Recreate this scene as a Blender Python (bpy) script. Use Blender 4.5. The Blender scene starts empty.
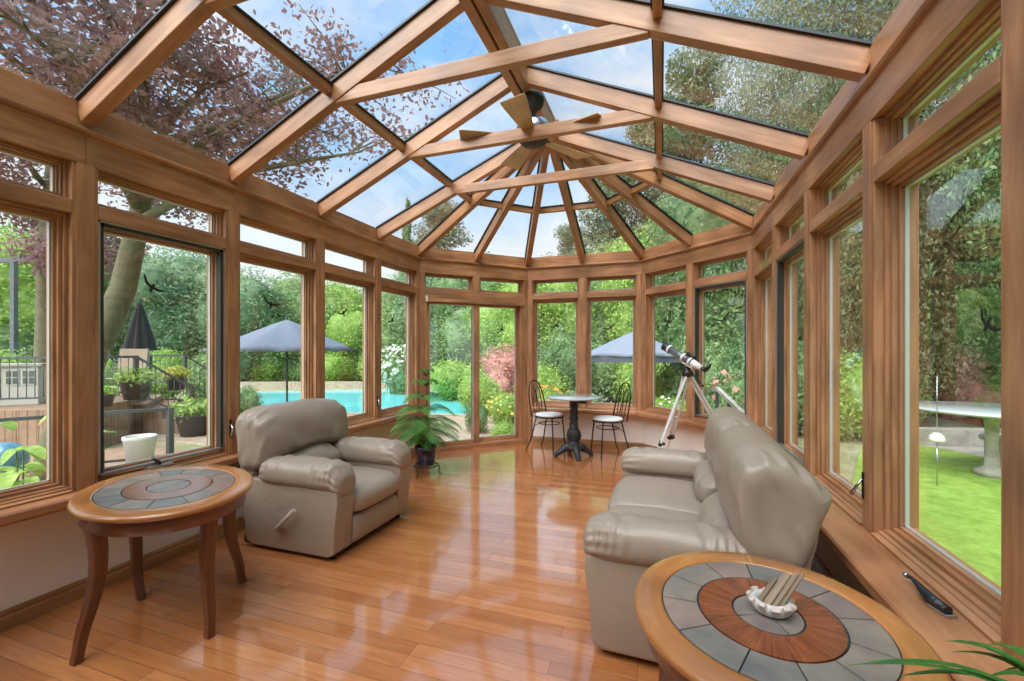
import bpy, bmesh, math, random
import numpy as np
from mathutils import Vector, Matrix, noise

C = bpy.context.scene.collection
SC = bpy.context.scene
R = math.radians
PI = math.pi

# ------------------------------------------------------------------ room dimensions (metres)
W = 3.812                      # width between the long window walls
S = W / (1 + 2 ** .5)          # side of the half octagon end
Q = S / 2 ** .5
L = 4.935                      # where the long walls end and the octagon begins
Y0 = -1.1                      # wall behind the camera
M = 0.861                      # window module
T = math.tan(R(22.5))
EYE = Vector((2.944, 0.0, 1.33))
FPX = 437.6
YAW = R(18.87)

# ------------------------------------------------------------------ camera
cam_data = bpy.data.cameras.new('camera')
cam = bpy.data.objects.new('camera', cam_data)
C.objects.link(cam)
cam.location = EYE
cam.rotation_euler = (R(90), 0, YAW)
cam_data.sensor_width = 36
cam_data.lens = FPX / 1024 * 36
cam_data.shift_y = 9.5 / 1024
cam_data.clip_end = 300
SC.camera = cam

# ------------------------------------------------------------------ sky
world = bpy.data.worlds.new('world')
SC.world = world
world.use_nodes = True
nt = world.node_tree
for n in list(nt.nodes):
    nt.nodes.remove(n)
wo = nt.nodes.new('ShaderNodeOutputWorld')
bg = nt.nodes.new('ShaderNodeBackground')
tc = nt.nodes.new('ShaderNodeTexCoord')
sep = nt.nodes.new('ShaderNodeSeparateXYZ')
ramp = nt.nodes.new('ShaderNodeValToRGB')
nz = nt.nodes.new('ShaderNodeTexNoise')
cr = nt.nodes.new('ShaderNodeValToRGB')
mx = nt.nodes.new('ShaderNodeMixRGB')
mp = nt.nodes.new('ShaderNodeMapping')
mp.inputs['Scale'].default_value = (1, 1, 2.6)
nz.inputs['Scale'].default_value = 2.2
nz.inputs['Detail'].default_value = 7
nz.inputs['Roughness'].default_value = .55
ramp.color_ramp.elements[0].position = 0.0
ramp.color_ramp.elements[0].color = (.98, .99, 1.0, 1)
ramp.color_ramp.elements[1].position = 1.0
ramp.color_ramp.elements[1].color = (.15, .42, .90, 1)
e = ramp.color_ramp.elements.new(.18); e.color = (.90, .95, 1.0, 1)
e = ramp.color_ramp.elements.new(.42); e.color = (.30, .60, .97, 1)
cr.color_ramp.elements[0].position = .44
cr.color_ramp.elements[0].color = (0, 0, 0, 1)
cr.color_ramp.elements[1].position = .66
cr.color_ramp.elements[1].color = (1, 1, 1, 1)
mx.inputs['Color2'].default_value = (.96, .98, 1.0, 1)
nt.links.new(tc.outputs['Generated'], sep.inputs[0])
nt.links.new(sep.outputs['Z'], ramp.inputs[0])
nt.links.new(tc.outputs['Generated'], mp.inputs[0])
nt.links.new(mp.outputs[0], nz.inputs['Vector'])
nt.links.new(nz.outputs['Fac'], cr.inputs[0])
nt.links.new(cr.outputs[0], mx.inputs['Fac'])
nt.links.new(ramp.outputs[0], mx.inputs['Color1'])
nt.links.new(mx.outputs[0], bg.inputs['Color'])
bg.inputs['Strength'].default_value = 0.88
nt.links.new(bg.outputs[0], wo.inputs[0])

# hazy high sun behind thin cloud: a very wide, soft disc
sun_data = bpy.data.lights.new('sun', 'SUN')
sun_data.energy = 6.5
sun_data.angle = R(70)
sun_data.color = (1.0, .97, .92)
sun = bpy.data.objects.new('sun', sun_data)
C.objects.link(sun)
sun.rotation_euler = (R(36), R(-12), 0)

SC.view_settings.view_transform = 'Standard'
SC.view_settings.look = 'None'
SC.view_settings.gamma = 1
SC.view_settings.use_curve_mapping = False
SC.view_settings.exposure = 0.42
SC.cycles.transparent_max_bounces = 24
SC.cycles.max_bounces = 10
SC.cycles.diffuse_bounces = 5
SC.cycles.glossy_bounces = 4
SC.cycles.use_denoising = True
SC.cycles.caustics_reflective = False
SC.cycles.sample_clamp_indirect = 6

# ------------------------------------------------------------------ materials
def new_mat(name):
    m = bpy.data.materials.new(name)
    m.use_nodes = True
    t = m.node_tree
    b = t.nodes['Principled BSDF']
    return m, t, b

def plain(name, col, rough=.5, metal=0, spec=.5, noise_amt=0.0, noise_scale=20, bump=0.0, bump_scale=60, coat=0):
    m, t, b = new_mat(name)
    b.inputs['Base Color'].default_value = (*col, 1)
    b.inputs['Roughness'].default_value = rough
    b.inputs['Metallic'].default_value = metal
    b.inputs['Specular IOR Level'].default_value = spec
    b.inputs['Coat Weight'].default_value = coat
    tcn = t.nodes.new('ShaderNodeTexCoord')
    n = t.nodes.new('ShaderNodeTexNoise')
    n.inputs['Scale'].default_value = noise_scale
    n.inputs['Detail'].default_value = 5
    t.links.new(tcn.outputs['Object'], n.inputs['Vector'])
    mixn = t.nodes.new('ShaderNodeMixRGB')
    lo = tuple(c * (1 - noise_amt) for c in col); hi = tuple(min(1, c * (1 + noise_amt)) for c in col)
    mixn.inputs['Color1'].default_value = (*lo, 1)
    mixn.inputs['Color2'].default_value = (*hi, 1)
    t.links.new(n.outputs['Fac'], mixn.inputs['Fac'])
    t.links.new(mixn.outputs[0], b.inputs['Base Color'])
    if bump:
        n2 = t.nodes.new('ShaderNodeTexNoise')
        n2.inputs['Scale'].default_value = bump_scale
        n2.inputs['Detail'].default_value = 3
        t.links.new(tcn.outputs['Object'], n2.inputs['Vector'])
        bp = t.nodes.new('ShaderNodeBump')
        bp.inputs['Strength'].default_value = bump
        bp.inputs['Distance'].default_value = .01
        t.links.new(n2.outputs['Fac'], bp.inputs['Height'])
        t.links.new(bp.outputs[0], b.inputs['Normal'])
    return m

def wood(name, dark, light, rough=.38, scale=9, coat=0.15, knots=.35):
    """grain runs along the first component of the 'grain' attribute"""
    m, t, b = new_mat(name)
    at = t.nodes.new('ShaderNodeAttribute'); at.attribute_name = 'grain'
    mpn = t.nodes.new('ShaderNodeMapping')
    mpn.inputs['Scale'].default_value = (.9, scale, scale)
    n = t.nodes.new('ShaderNodeTexNoise')
    n.inputs['Scale'].default_value = 2.6
    n.inputs['Detail'].default_value = 7
    n.inputs['Roughness'].default_value = .62
    n.inputs['Distortion'].default_value = .5
    n2 = t.nodes.new('ShaderNodeTexNoise')
    n2.inputs['Scale'].default_value = 2.3
    n2.inputs['Detail'].default_value = 2
    rp = t.nodes.new('ShaderNodeValToRGB')
    rp.color_ramp.elements[0].position = .32; rp.color_ramp.elements[0].color = (*dark, 1)
    rp.color_ramp.elements[1].position = .68; rp.color_ramp.elements[1].color = (*light, 1)
    rp2 = t.nodes.new('ShaderNodeValToRGB')
    rp2.color_ramp.elements[0].position = .35; rp2.color_ramp.elements[0].color = (1 - knots, 1 - knots, 1 - knots, 1)
    rp2.color_ramp.elements[1].position = .62; rp2.color_ramp.elements[1].color = (1, 1, 1, 1)
    mul = t.nodes.new('ShaderNodeMixRGB'); mul.blend_type = 'MULTIPLY'; mul.inputs['Fac'].default_value = 1
    t.links.new(at.outputs['Vector'], mpn.inputs[0])
    t.links.new(mpn.outputs[0], n.inputs['Vector'])
    t.links.new(at.outputs['Vector'], n2.inputs['Vector'])
    t.links.new(n.outputs['Fac'], rp.inputs[0])
    t.links.new(n2.outputs['Fac'], rp2.inputs[0])
    t.links.new(rp.outputs[0], mul.inputs['Color1'])
    t.links.new(rp2.outputs[0], mul.inputs['Color2'])
    t.links.new(mul.outputs[0], b.inputs['Base Color'])
    b.inputs['Roughness'].default_value = rough
    b.inputs['Coat Weight'].default_value = coat
    b.inputs['Coat Roughness'].default_value = .25
    return m

def glass_mat(name, tint=(.97, .99, .98), f0=.05):
    m, t, b = new_mat(name)
    t.nodes.remove(b)
    out = t.nodes['Material Output']
    tr = t.nodes.new('ShaderNodeBsdfTransparent'); tr.inputs[0].default_value = (*tint, 1)
    gl = t.nodes.new('ShaderNodeBsdfGlossy'); gl.inputs['Roughness'].default_value = 0.0
    gl.inputs['Color'].default_value = (1, 1, 1, 1)
    lw = t.nodes.new('ShaderNodeLayerWeight'); lw.inputs['Blend'].default_value = .5
    pw = t.nodes.new('ShaderNodeMath'); pw.operation = 'POWER'; pw.inputs[1].default_value = 5
    ma = t.nodes.new('ShaderNodeMath'); ma.operation = 'MULTIPLY_ADD'
    ma.inputs[1].default_value = 1 - f0; ma.inputs[2].default_value = f0
    mi = t.nodes.new('ShaderNodeMixShader')
    t.links.new(lw.outputs['Facing'], pw.inputs[0])
    t.links.new(pw.outputs[0], ma.inputs[0])
    t.links.new(ma.outputs[0], mi.inputs[0])
    t.links.new(tr.outputs[0], mi.inputs[1]); t.links.new(gl.outputs[0], mi.inputs[2])
    t.links.new(mi.outputs[0], out.inputs[0])
    return m

def leaf_mat(name, c1, c2, trans=.35, rough=.5, scale=9):
    m, t, b = new_mat(name)
    out = t.nodes['Material Output']
    tcn = t.nodes.new('ShaderNodeTexCoord')
    n = t.nodes.new('ShaderNodeTexNoise'); n.inputs['Scale'].default_value = scale; n.inputs['Detail'].default_value = 6
    n.inputs['Roughness'].default_value = .75
    rp = t.nodes.new('ShaderNodeValToRGB')
    rp.color_ramp.elements[0].position = .34; rp.color_ramp.elements[0].color = (*c1, 1)
    rp.color_ramp.elements[1].position = .66; rp.color_ramp.elements[1].color = (*c2, 1)
    t.links.new(tcn.outputs['Object'], n.inputs['Vector']); t.links.new(n.outputs['Fac'], rp.inputs[0])
    t.links.new(rp.outputs[0], b.inputs['Base Color'])
    b.inputs['Roughness'].default_value = rough
    b.inputs['Specular IOR Level'].default_value = .25
    tl = t.nodes.new('ShaderNodeBsdfTranslucent')
    t.links.new(rp.outputs[0], tl.inputs[0])
    mi = t.nodes.new('ShaderNodeMixShader'); mi.inputs[0].default_value = trans
    t.links.new(b.outputs[0], mi.inputs[1]); t.links.new(tl.outputs[0], mi.inputs[2])
    t.links.new(mi.outputs[0], out.inputs[0])
    return m

def floor_mat():
    m, t, b = new_mat('hardwood_floor')
    tcn = t.nodes.new('ShaderNodeTexCoord')
    br = t.nodes.new('ShaderNodeTexBrick')
    br.inputs['Scale'].default_value = 1
    br.inputs['Brick Width'].default_value = .95
    br.inputs['Row Height'].default_value = .083
    br.inputs['Mortar Size'].default_value = .0011
    br.inputs['Mortar Smooth'].default_value = .1
    br.inputs['Bias'].default_value = 0
    br.offset = .37; br.offset_frequency = 3
    br.inputs['Color1'].default_value = (.42, .150, .048, 1)
    br.inputs['Color2'].default_value = (.58, .235, .085, 1)
    br.inputs['Mortar'].default_value = (.16, .06, .025, 1)
    mpn = t.nodes.new('ShaderNodeMapping'); mpn.inputs['Scale'].default_value = (1.6, 16, 1)
    n = t.nodes.new('ShaderNodeTexNoise'); n.inputs['Scale'].default_value = 2.5; n.inputs['Detail'].default_value = 8
    n.inputs['Roughness'].default_value = .6; n.inputs['Distortion'].default_value = .8
    rp = t.nodes.new('ShaderNodeValToRGB')
    rp.color_ramp.elements[0].position = .3; rp.color_ramp.elements[0].color = (.80, .74, .70, 1)
    rp.color_ramp.elements[1].position = .7; rp.color_ramp.elements[1].color = (1.08, 1.08, 1.08, 1)
    mul = t.nodes.new('ShaderNodeMixRGB'); mul.blend_type = 'MULTIPLY'; mul.inputs['Fac'].default_value = 1
    t.links.new(tcn.outputs['Object'], br.inputs['Vector'])
    t.links.new(tcn.outputs['Object'], mpn.inputs[0]); t.links.new(mpn.outputs[0], n.inputs['Vector'])
    t.links.new(n.outputs['Fac'], rp.inputs[0])
    t.links.new(br.outputs['Color'], mul.inputs['Color1']); t.links.new(rp.outputs[0], mul.inputs['Color2'])
    t.links.new(mul.outputs[0], b.inputs['Base Color'])
    n3 = t.nodes.new('ShaderNodeTexNoise'); n3.inputs['Scale'].default_value = 2.2; n3.inputs['Detail'].default_value = 3
    t.links.new(tcn.outputs['Object'], n3.inputs['Vector'])
    mr = t.nodes.new('ShaderNodeMapRange')
    mr.inputs['To Min'].default_value = .14; mr.inputs['To Max'].default_value = .24
    t.links.new(n3.outputs['Fac'], mr.inputs[0]); t.links.new(mr.outputs[0], b.inputs['Roughness'])
    b.inputs['Coat Weight'].default_value = 1
    b.inputs['Coat IOR'].default_value = 1.75
    b.inputs['Coat Roughness'].default_value = .07
    bp = t.nodes.new('ShaderNodeBump'); bp.inputs['Strength'].default_value = .25; bp.inputs['Distance'].default_value = .002
    inv = t.nodes.new('ShaderNodeMath'); inv.operation = 'SUBTRACT'; inv.inputs[0].default_value = 1
    t.links.new(br.outputs['Fac'], inv.inputs[1]); t.links.new(inv.outputs[0], bp.inputs['Height'])
    t.links.new(bp.outputs[0], b.inputs['Normal']); t.links.new(bp.outputs[0], b.inputs['Coat Normal'])
    return m

def leather_mat():
    m, t, b = new_mat('taupe_leather')
    tcn = t.nodes.new('ShaderNodeTexCoord')
    n = t.nodes.new('ShaderNodeTexNoise'); n.inputs['Scale'].default_value = 5; n.inputs['Detail'].default_value = 5
    n.inputs['Distortion'].default_value = 1.2
    n2 = t.nodes.new('ShaderNodeTexNoise'); n2.inputs['Scale'].default_value = 220; n2.inputs['Detail'].default_value = 2
    mixn = t.nodes.new('ShaderNodeMixRGB')
    mixn.inputs['Color1'].default_value = (.285, .226, .176, 1)
    mixn.inputs['Color2'].default_value = (.355, .286, .224, 1)
    add = t.nodes.new('ShaderNodeMath'); add.operation = 'MULTIPLY_ADD'; add.inputs[1].default_value = .07
    bp = t.nodes.new('ShaderNodeBump'); bp.inputs['Strength'].default_value = .5; bp.inputs['Distance'].default_value = .012
    t.links.new(tcn.outputs['Object'], n.inputs['Vector']); t.links.new(tcn.outputs['Object'], n2.inputs['Vector'])
    t.links.new(n.outputs['Fac'], mixn.inputs['Fac']); t.links.new(mixn.outputs[0], b.inputs['Base Color'])
    t.links.new(n2.outputs['Fac'], add.inputs[0]); t.links.new(n.outputs['Fac'], add.inputs[2])
    t.links.new(add.outputs[0], bp.inputs['Height']); t.links.new(bp.outputs[0], b.inputs['Normal'])
    b.inputs['Roughness'].default_value = .36
    b.inputs['Specular IOR Level'].default_value = .55
    return m

def slate_mat():
    """each tile takes its own tone from its 'grain' offset"""
    m, t, b = new_mat('slate_tile')
    at = t.nodes.new('ShaderNodeAttribute'); at.attribute_name = 'grain'
    wn = t.nodes.new('ShaderNodeSeparateXYZ')
    rp = t.nodes.new('ShaderNodeValToRGB')
    rp.color_ramp.elements[0].position = 0; rp.color_ramp.elements[0].color = (.16, .16, .155, 1)
    rp.color_ramp.elements[1].position = 1; rp.color_ramp.elements[1].color = (.33, .23, .175, 1)
    e = rp.color_ramp.elements.new(.35); e.color = (.24, .21, .175, 1)
    e = rp.color_ramp.elements.new(.7); e.color = (.20, .165, .155, 1)
    tcn = t.nodes.new('ShaderNodeTexCoord')
    n = t.nodes.new('ShaderNodeTexNoise'); n.inputs['Scale'].default_value = 14; n.inputs['Detail'].default_value = 8
    rp2 = t.nodes.new('ShaderNodeValToRGB')
    rp2.color_ramp.elements[0].position = .3; rp2.color_ramp.elements[0].color = (.72, .76, .8, 1)
    rp2.color_ramp.elements[1].position = .7; rp2.color_ramp.elements[1].color = (1.2, 1.15, 1.1, 1)
    mul = t.nodes.new('ShaderNodeMixRGB'); mul.blend_type = 'MULTIPLY'; mul.inputs['Fac'].default_value = 1
    t.links.new(at.outputs['Vector'], wn.inputs[0]); t.links.new(wn.outputs['X'], rp.inputs[0])
    t.links.new(tcn.outputs['Object'], n.inputs['Vector']); t.links.new(n.outputs['Fac'], rp2.inputs[0])
    t.links.new(rp.outputs[0], mul.inputs['Color1']); t.links.new(rp2.outputs[0], mul.inputs['Color2'])
    t.links.new(mul.outputs[0], b.inputs['Base Color'])
    b.inputs['Roughness'].default_value = .3
    bp = t.nodes.new('ShaderNodeBump'); bp.inputs['Strength'].default_value = .3; bp.inputs['Distance'].default_value = .004
    t.links.new(n.outputs['Fac'], bp.inputs['Height']); t.links.new(bp.outputs[0], b.inputs['Normal'])
    return m

def ground_mat(name, c1, c2, scale=3, rough=.9, brick=None):
    m, t, b = new_mat(name)
    tcn = t.nodes.new('ShaderNodeTexCoord')
    n = t.nodes.new('ShaderNodeTexNoise'); n.inputs['Scale'].default_value = scale; n.inputs['Detail'].default_value = 9
    n.inputs['Roughness'].default_value = .7
    rp = t.nodes.new('ShaderNodeValToRGB')
    rp.color_ramp.elements[0].position = .35; rp.color_ramp.elements[0].color = (*c1, 1)
    rp.color_ramp.elements[1].position = .65; rp.color_ramp.elements[1].color = (*c2, 1)
    t.links.new(tcn.outputs['Object'], n.inputs['Vector']); t.links.new(n.outputs['Fac'], rp.inputs[0])
    src = rp.outputs[0]
    if brick:
        br = t.nodes.new('ShaderNodeTexBrick'); br.inputs['Scale'].default_value = brick
        br.inputs['Color1'].default_value = (1, 1, 1, 1); br.inputs['Color2'].default_value = (.86, .84, .82, 1)
        br.inputs['Mortar'].default_value = (.55, .5, .45, 1); br.inputs['Mortar Size'].default_value = .02
        mul = t.nodes.new('ShaderNodeMixRGB'); mul.blend_type = 'MULTIPLY'; mul.inputs['Fac'].default_value = 1
        t.links.new(tcn.outputs['Object'], br.inputs['Vector'])
        t.links.new(src, mul.inputs['Color1']); t.links.new(br.outputs['Color'], mul.inputs['Color2'])
        src = mul.outputs[0]
    t.links.new(src, b.inputs['Base Color'])
    b.inputs['Roughness'].default_value = rough
    b.inputs['Specular IOR Level'].default_value = .2
    return m

MT = dict(
    frame=wood('stained_fir', (.37, .160, .068), (.61, .318, .160), rough=.36),
    sill=wood('sill_wood', (.40, .165, .070), (.58, .270, .125), rough=.28, coat=.4),
    base=wood('baseboard_wood', (.34, .16, .06), (.50, .26, .11), rough=.4),
    table_leg=wood('dark_cherry', (.10, .030, .013), (.22, .070, .026), rough=.28, coat=.5, knots=.3),
    table_rim=wood('honey_cherry', (.42, .155, .040), (.62, .265, .078), rough=.22, coat=.6, scale=5),
    table_band=wood('burl_cherry', (.17, .042, .014), (.34, .10, .032), rough=.2, coat=.7, scale=4),
    blade=wood('fan_blade_oak', (.60, .40, .25), (.76, .54, .36), rough=.45),
    stick=wood('weathered_stick', (.17, .11, .065), (.42, .32, .22), rough=.7, coat=0),
    floor=floor_mat(), leather=leather_mat(), slate=slate_mat(),
    wall=plain('cream_plaster', (.88, .85, .80), .85, noise_amt=.03, noise_scale=5),
    seal=plain('glazing_gasket', (.025, .032, .04), .45),
    spacer=plain('glazing_spacer', (.62, .64, .62), .35, metal=.3),
    dark=plain('bronze_screen_frame', (.035, .028, .024), .5),
    alu=plain('aluminium_strip', (.45, .45, .44), .35, metal=.8),
    glass=glass_mat('window_glass'),
    roof_glass=glass_mat('roof_glass', tint=(.95, .975, .985), f0=.06),
    iron=plain('dark_wrought_iron', (.035, .028, .025), .45, metal=.6),
    castiron=plain('cast_iron', (.05, .052, .055), .42, metal=.6, noise_amt=.4, noise_scale=40, bump=.7, bump_scale=55),
    stone_top=plain('grey_stone_top', (.46, .50, .52), .16, noise_amt=.12, noise_scale=30, coat=.5),
    seat_white=plain('white_seat_vinyl', (.78, .78, .76), .5),
    white_metal=plain('white_metal', (.80, .81, .82), .35),
    black=plain('black_plastic', (.018, .018, .020), .3),
    steel=plain('steel', (.55, .56, .58), .25, metal=1),
    tubegrey=plain('telescope_tube', (.13, .145, .17), .2, metal=.2, coat=.6),
    shell=plain('scalloped_stone', (.56, .55, .52), .6, noise_amt=.35, noise_scale=45, bump=.6, bump_scale=40),
    shell_pink=plain('pink_shell', (.58, .50, .44), .5, noise_amt=.25, noise_scale=50),
    navy=plain('navy_glaze', (.012, .022, .075), .2, coat=.5),
    soil=plain('potting_soil', (.05, .032, .02), .95),
    bark=plain('bark', (.16, .125, .095), .9, noise_amt=.5, noise_scale=9, bump=1, bump_scale=14),
    bark_moss=plain('mossy_bark', (.135, .125, .075), .9, noise_amt=.5, noise_scale=9, bump=1, bump_scale=14),
    stem=plain('green_stem', (.10, .17, .05), .6),
    norfolk=leaf_mat('norfolk_needles', (.07, .26, .05), (.22, .52, .13), trans=.25, scale=9),
    leaf_a=leaf_mat('leaf_mid_green', (.13, .23, .085), (.38, .54, .25)),  # paled and desaturated, so the leaf colour carries garden haze
    leaf_b=leaf_mat('leaf_deep_green', (.08, .16, .065), (.26, .40, .18)),
    leaf_c=leaf_mat('leaf_yellow_green', (.22, .38, .07), (.50, .68, .20)),
    leaf_d=leaf_mat('leaf_blue_green', (.13, .24, .13), (.36, .50, .30)),
    leaf_purple=leaf_mat('leaf_purple', (.16, .09, .10), (.44, .28, .27), trans=.45),
    leaf_olive=leaf_mat('leaf_olive', (.10, .13, .065), (.37, .41, .24)),  # brownish leaf colour stands in for tan reflections in the roof glass
    leaf_pink=leaf_mat('leaf_pink', (.50, .20, .17), (.72, .42, .36)),
    leaf_orange=leaf_mat('petal_orange', (.70, .26, .06), (.80, .50, .12)),
    leaf_white=leaf_mat('petal_white', (.62, .64, .52), (.80, .82, .72)),
    leaf_yellow=leaf_mat('petal_yellow', (.55, .55, .08), (.70, .68, .20)),
    house_leaf=leaf_mat('glossy_leaf', (.03, .13, .025), (.09, .26, .05), trans=.15, rough=.25, scale=12),
    lawn=ground_mat('lawn', (.17, .30, .045), (.33, .48, .10), 6),
    terrain=ground_mat('garden_ground', (.20, .23, .10), (.40, .36, .24), 1.2),
    patio=ground_mat('patio_paving', (.42, .33, .25), (.60, .49, .39), 2, .8, brick=1.6),
    gravel=ground_mat('gravel', (.30, .25, .19), (.52, .46, .38), 8),
    deck=ground_mat('deck_boards', (.30, .20, .14), (.44, .31, .22), 4, .7, brick=3),
    garden_stone=ground_mat('garden_stone', (.30, .28, .25), (.52, .49, .44), 4),
    pool_water=plain('pool_water', (.16, .68, .75), .06, noise_amt=.12, noise_scale=3, bump=.15, bump_scale=6),
    rail=plain('dark_painted_rail', (.075, .09, .095), .45),
    canopy_blue=plain('slate_blue_canvas', (.20, .235, .31), .8, noise_amt=.04),
    canopy_under=plain('slate_blue_valance', (.08, .10, .13), .8, noise_amt=.04),
    canopy_dark=plain('charcoal_canvas', (.035, .04, .05), .85, noise_amt=.2),
    tan=plain('tan_canvas', (.52, .40, .30), .8),
    pot=plain('dark_plastic_pot', (.05, .05, .055), .5),
    pail=plain('white_planter', (.72, .72, .68), .5),
    blue_ball=plain('blue_glaze', (.10, .26, .40), .2, coat=.6),
    grill=plain('cream_cabinet', (.62, .62, .56), .6),
    decal=plain('black_decal', (.012, .014, .012), .6),
)

# ------------------------------------------------------------------ helpers
def tag(o, label=None, cat=None, group=None, kind=None):
    if label: o['label'] = label
    if cat: o['category'] = cat
    if group: o['group'] = group
    if kind: o['kind'] = kind
    return o

def empty(name, loc=(0, 0, 0), rz=0, parent=None):
    o = bpy.data.objects.new(name, None)
    o.empty_display_size = .1
    C.objects.link(o)
    o.location = loc
    o.rotation_euler = (0, 0, rz)
    if parent: o.parent = parent
    return o

def thing(name, label, cat, loc=(0, 0, 0), rz=0, group=None):
    return tag(empty(name, loc, rz), label, cat, group)

def copy_tree(o, parent=None):
    c = o.copy(); C.objects.link(c); c.parent = parent
    for ch in list(o.children): copy_tree(ch, c)
    return c

_g = random.Random(5)

class MB:
    def __init__(self):
        self.v = []; self.f = []; self.g = []; self.smooth = []
        self.mats = []
    def add(self, vs, fs, gs=None, smooth=False):
        b = len(self.v)
        self.v += [tuple(p) for p in vs]
        self.g += [tuple(p) for p in (gs if gs is not None else vs)]
        for f in fs:
            self.f.append([b + i for i in f]); self.smooth.append(smooth)
    def box(self, x0, x1, y0, y1, z0, z1, axis=0):
        vs = [(x, y, z) for x in (x0, x1) for y in (y0, y1) for z in (z0, z1)]
        off = _g.uniform(0, 30)
        gs = []
        for p in vs:
            q = (p[axis] + off, p[(axis + 1) % 3] + off, p[(axis + 2) % 3])
            gs.append(q)
        self.add(vs, [(0, 1, 3, 2), (4, 6, 7, 5), (0, 4, 5, 1), (2, 3, 7, 6), (0, 2, 6, 4), (1, 5, 7, 3)], gs)
    def bar(self, p0, p1, w, h, up=(0, 0, 1), e0=0, e1=0):
        p0 = Vector(p0); p1 = Vector(p1)
        d = (p1 - p0).normalized(); ln = (p1 - p0).length
        p0 = p0 - d * e0; p1 = p1 + d * e1
        side = d.cross(Vector(up)).normalized(); u = side.cross(d).normalized()
        vs = []; gs = []; off = _g.uniform(0, 30)
        for k, p in ((0, p0), (ln, p1)):
            for a, c in ((-1, -1), (1, -1), (1, 1), (-1, 1)):
                vs.append(p + side * (a * w / 2) + u * (c * h / 2))
                gs.append((k + off, a * w / 2 + off, c * h / 2))
        self.add(vs, [(0, 3, 2, 1), (4, 5, 6, 7), (0, 1, 5, 4), (1, 2, 6, 5), (2, 3, 7, 6), (3, 0, 4, 7)], gs)
    def prism(self, poly, z0, z1, axis_z=True):
        n = len(poly); off = _g.uniform(0, 30)
        vs = [(x, y, z0) for x, y in poly] + [(x, y, z1) for x, y in poly]
        gs = [((p[2] if axis_z else p[0]) + off, (p[0] if axis_z else p[1]) + off, p[1] if axis_z else p[2]) for p in vs]
        fs = [tuple(reversed(range(n))), tuple(range(n, 2 * n))] + [(i, (i + 1) % n, n + (i + 1) % n, n + i) for i in range(n)]
        self.add(vs, fs, gs)
    def tube(self, pts, r, n=10, closed=False, up=None):
        P = [Vector(p) for p in pts]; m = len(P)
        rr = r if isinstance(r, (list, tuple)) else [r] * m
        vs = []; gs = []; prev = None; s = 0
        for i in range(m):
            a = P[(i - 1) % m] if (closed or i > 0) else P[0]
            b = P[(i + 1) % m] if (closed or i < m - 1) else P[-1]
            t = (b - a).normalized()
            if prev is None:
                x = t.orthogonal().normalized()
            else:
                x = (prev - t * prev.dot(t)).normalized()
            prev = x; y = t.cross(x)
            if i: s += (P[i] - P[i - 1]).length
            for k in range(n):
                an = 2 * PI * k / n
                vs.append(P[i] + (x * math.cos(an) + y * math.sin(an)) * rr[i])
                gs.append((s, math.cos(an) * rr[i], math.sin(an) * rr[i]))
        fs = []
        for i in range(m if closed else m - 1):
            j = (i + 1) % m
            for k in range(n):
                l = (k + 1) % n
                fs.append((i * n + k, i * n + l, j * n + l, j * n + k))
        self.add(vs, fs, gs, True)
        if not closed:
            b = len(self.v) - len(vs)
            self.f.append([b + k for k in reversed(range(n))]); self.smooth.append(False)
            self.f.append([b + (m - 1) * n + k for k in range(n)]); self.smooth.append(False)
    def lathe(self, prof, n=32, c=(0, 0, 0), sx=1, sy=1, smooth=True, rot=0):
        vs = []; gs = []
        for r, z in prof:
            for k in range(n):
                a = 2 * PI * k / n + rot
                vs.append((c[0] + r * sx * math.cos(a), c[1] + r * sy * math.sin(a), c[2] + z))
                gs.append((r * math.cos(a), r * math.sin(a), z))
        m = len(prof); fs = []
        for i in range(m - 1):
            for k in range(n):
                l = (k + 1) % n
                fs.append((i * n + k, i * n + l, (i + 1) * n + l, (i + 1) * n + k))
        self.add(vs, fs, gs, smooth)
        b = len(self.v) - len(vs)
        if prof[0][0] > 1e-6: self.f.append([b + k for k in reversed(range(n))]); self.smooth.append(False)
        if prof[-1][0] > 1e-6: self.f.append([b + (m - 1) * n + k for k in range(n)]); self.smooth.append(False)
    def ball(self, c, r, n=12, sz=1):
        prof = [(r * math.sin(PI * i / n), -r * sz * math.cos(PI * i / n)) for i in range(n + 1)]
        prof[0] = (1e-5, prof[0][1]); prof[-1] = (1e-5, prof[-1][1])
        self.lathe(prof, n + 4, c)
    def build(self, name, mat, parent=None, bevel=0, seg=2, subsurf=0, kind=None, label=None):
        me = bpy.data.meshes.new(name)
        me.from_pydata(self.v, [], self.f)
        at = me.attributes.new('grain', 'FLOAT_VECTOR', 'POINT')
        at.data.foreach_set('vector', np.array(self.g, dtype=np.float32).ravel())
        me.polygons.foreach_set('use_smooth', self.smooth)
        for mm in (mat if isinstance(mat, (list, tuple)) else [mat]):
            me.materials.append(mm)
        me.validate(); me.update()
        o = bpy.data.objects.new(name, me)
        C.objects.link(o)
        if parent: o.parent = parent
        if bevel:
            b = o.modifiers.new('bevel', 'BEVEL'); b.width = bevel; b.segments = seg; b.limit_method = 'ANGLE'; b.angle_limit = R(40)
        if subsurf:
            b = o.modifiers.new('sub', 'SUBSURF'); b.levels = subsurf; b.render_levels = subsurf
        if kind: o['kind'] = kind
        if label: o['label'] = label
        return o

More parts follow.
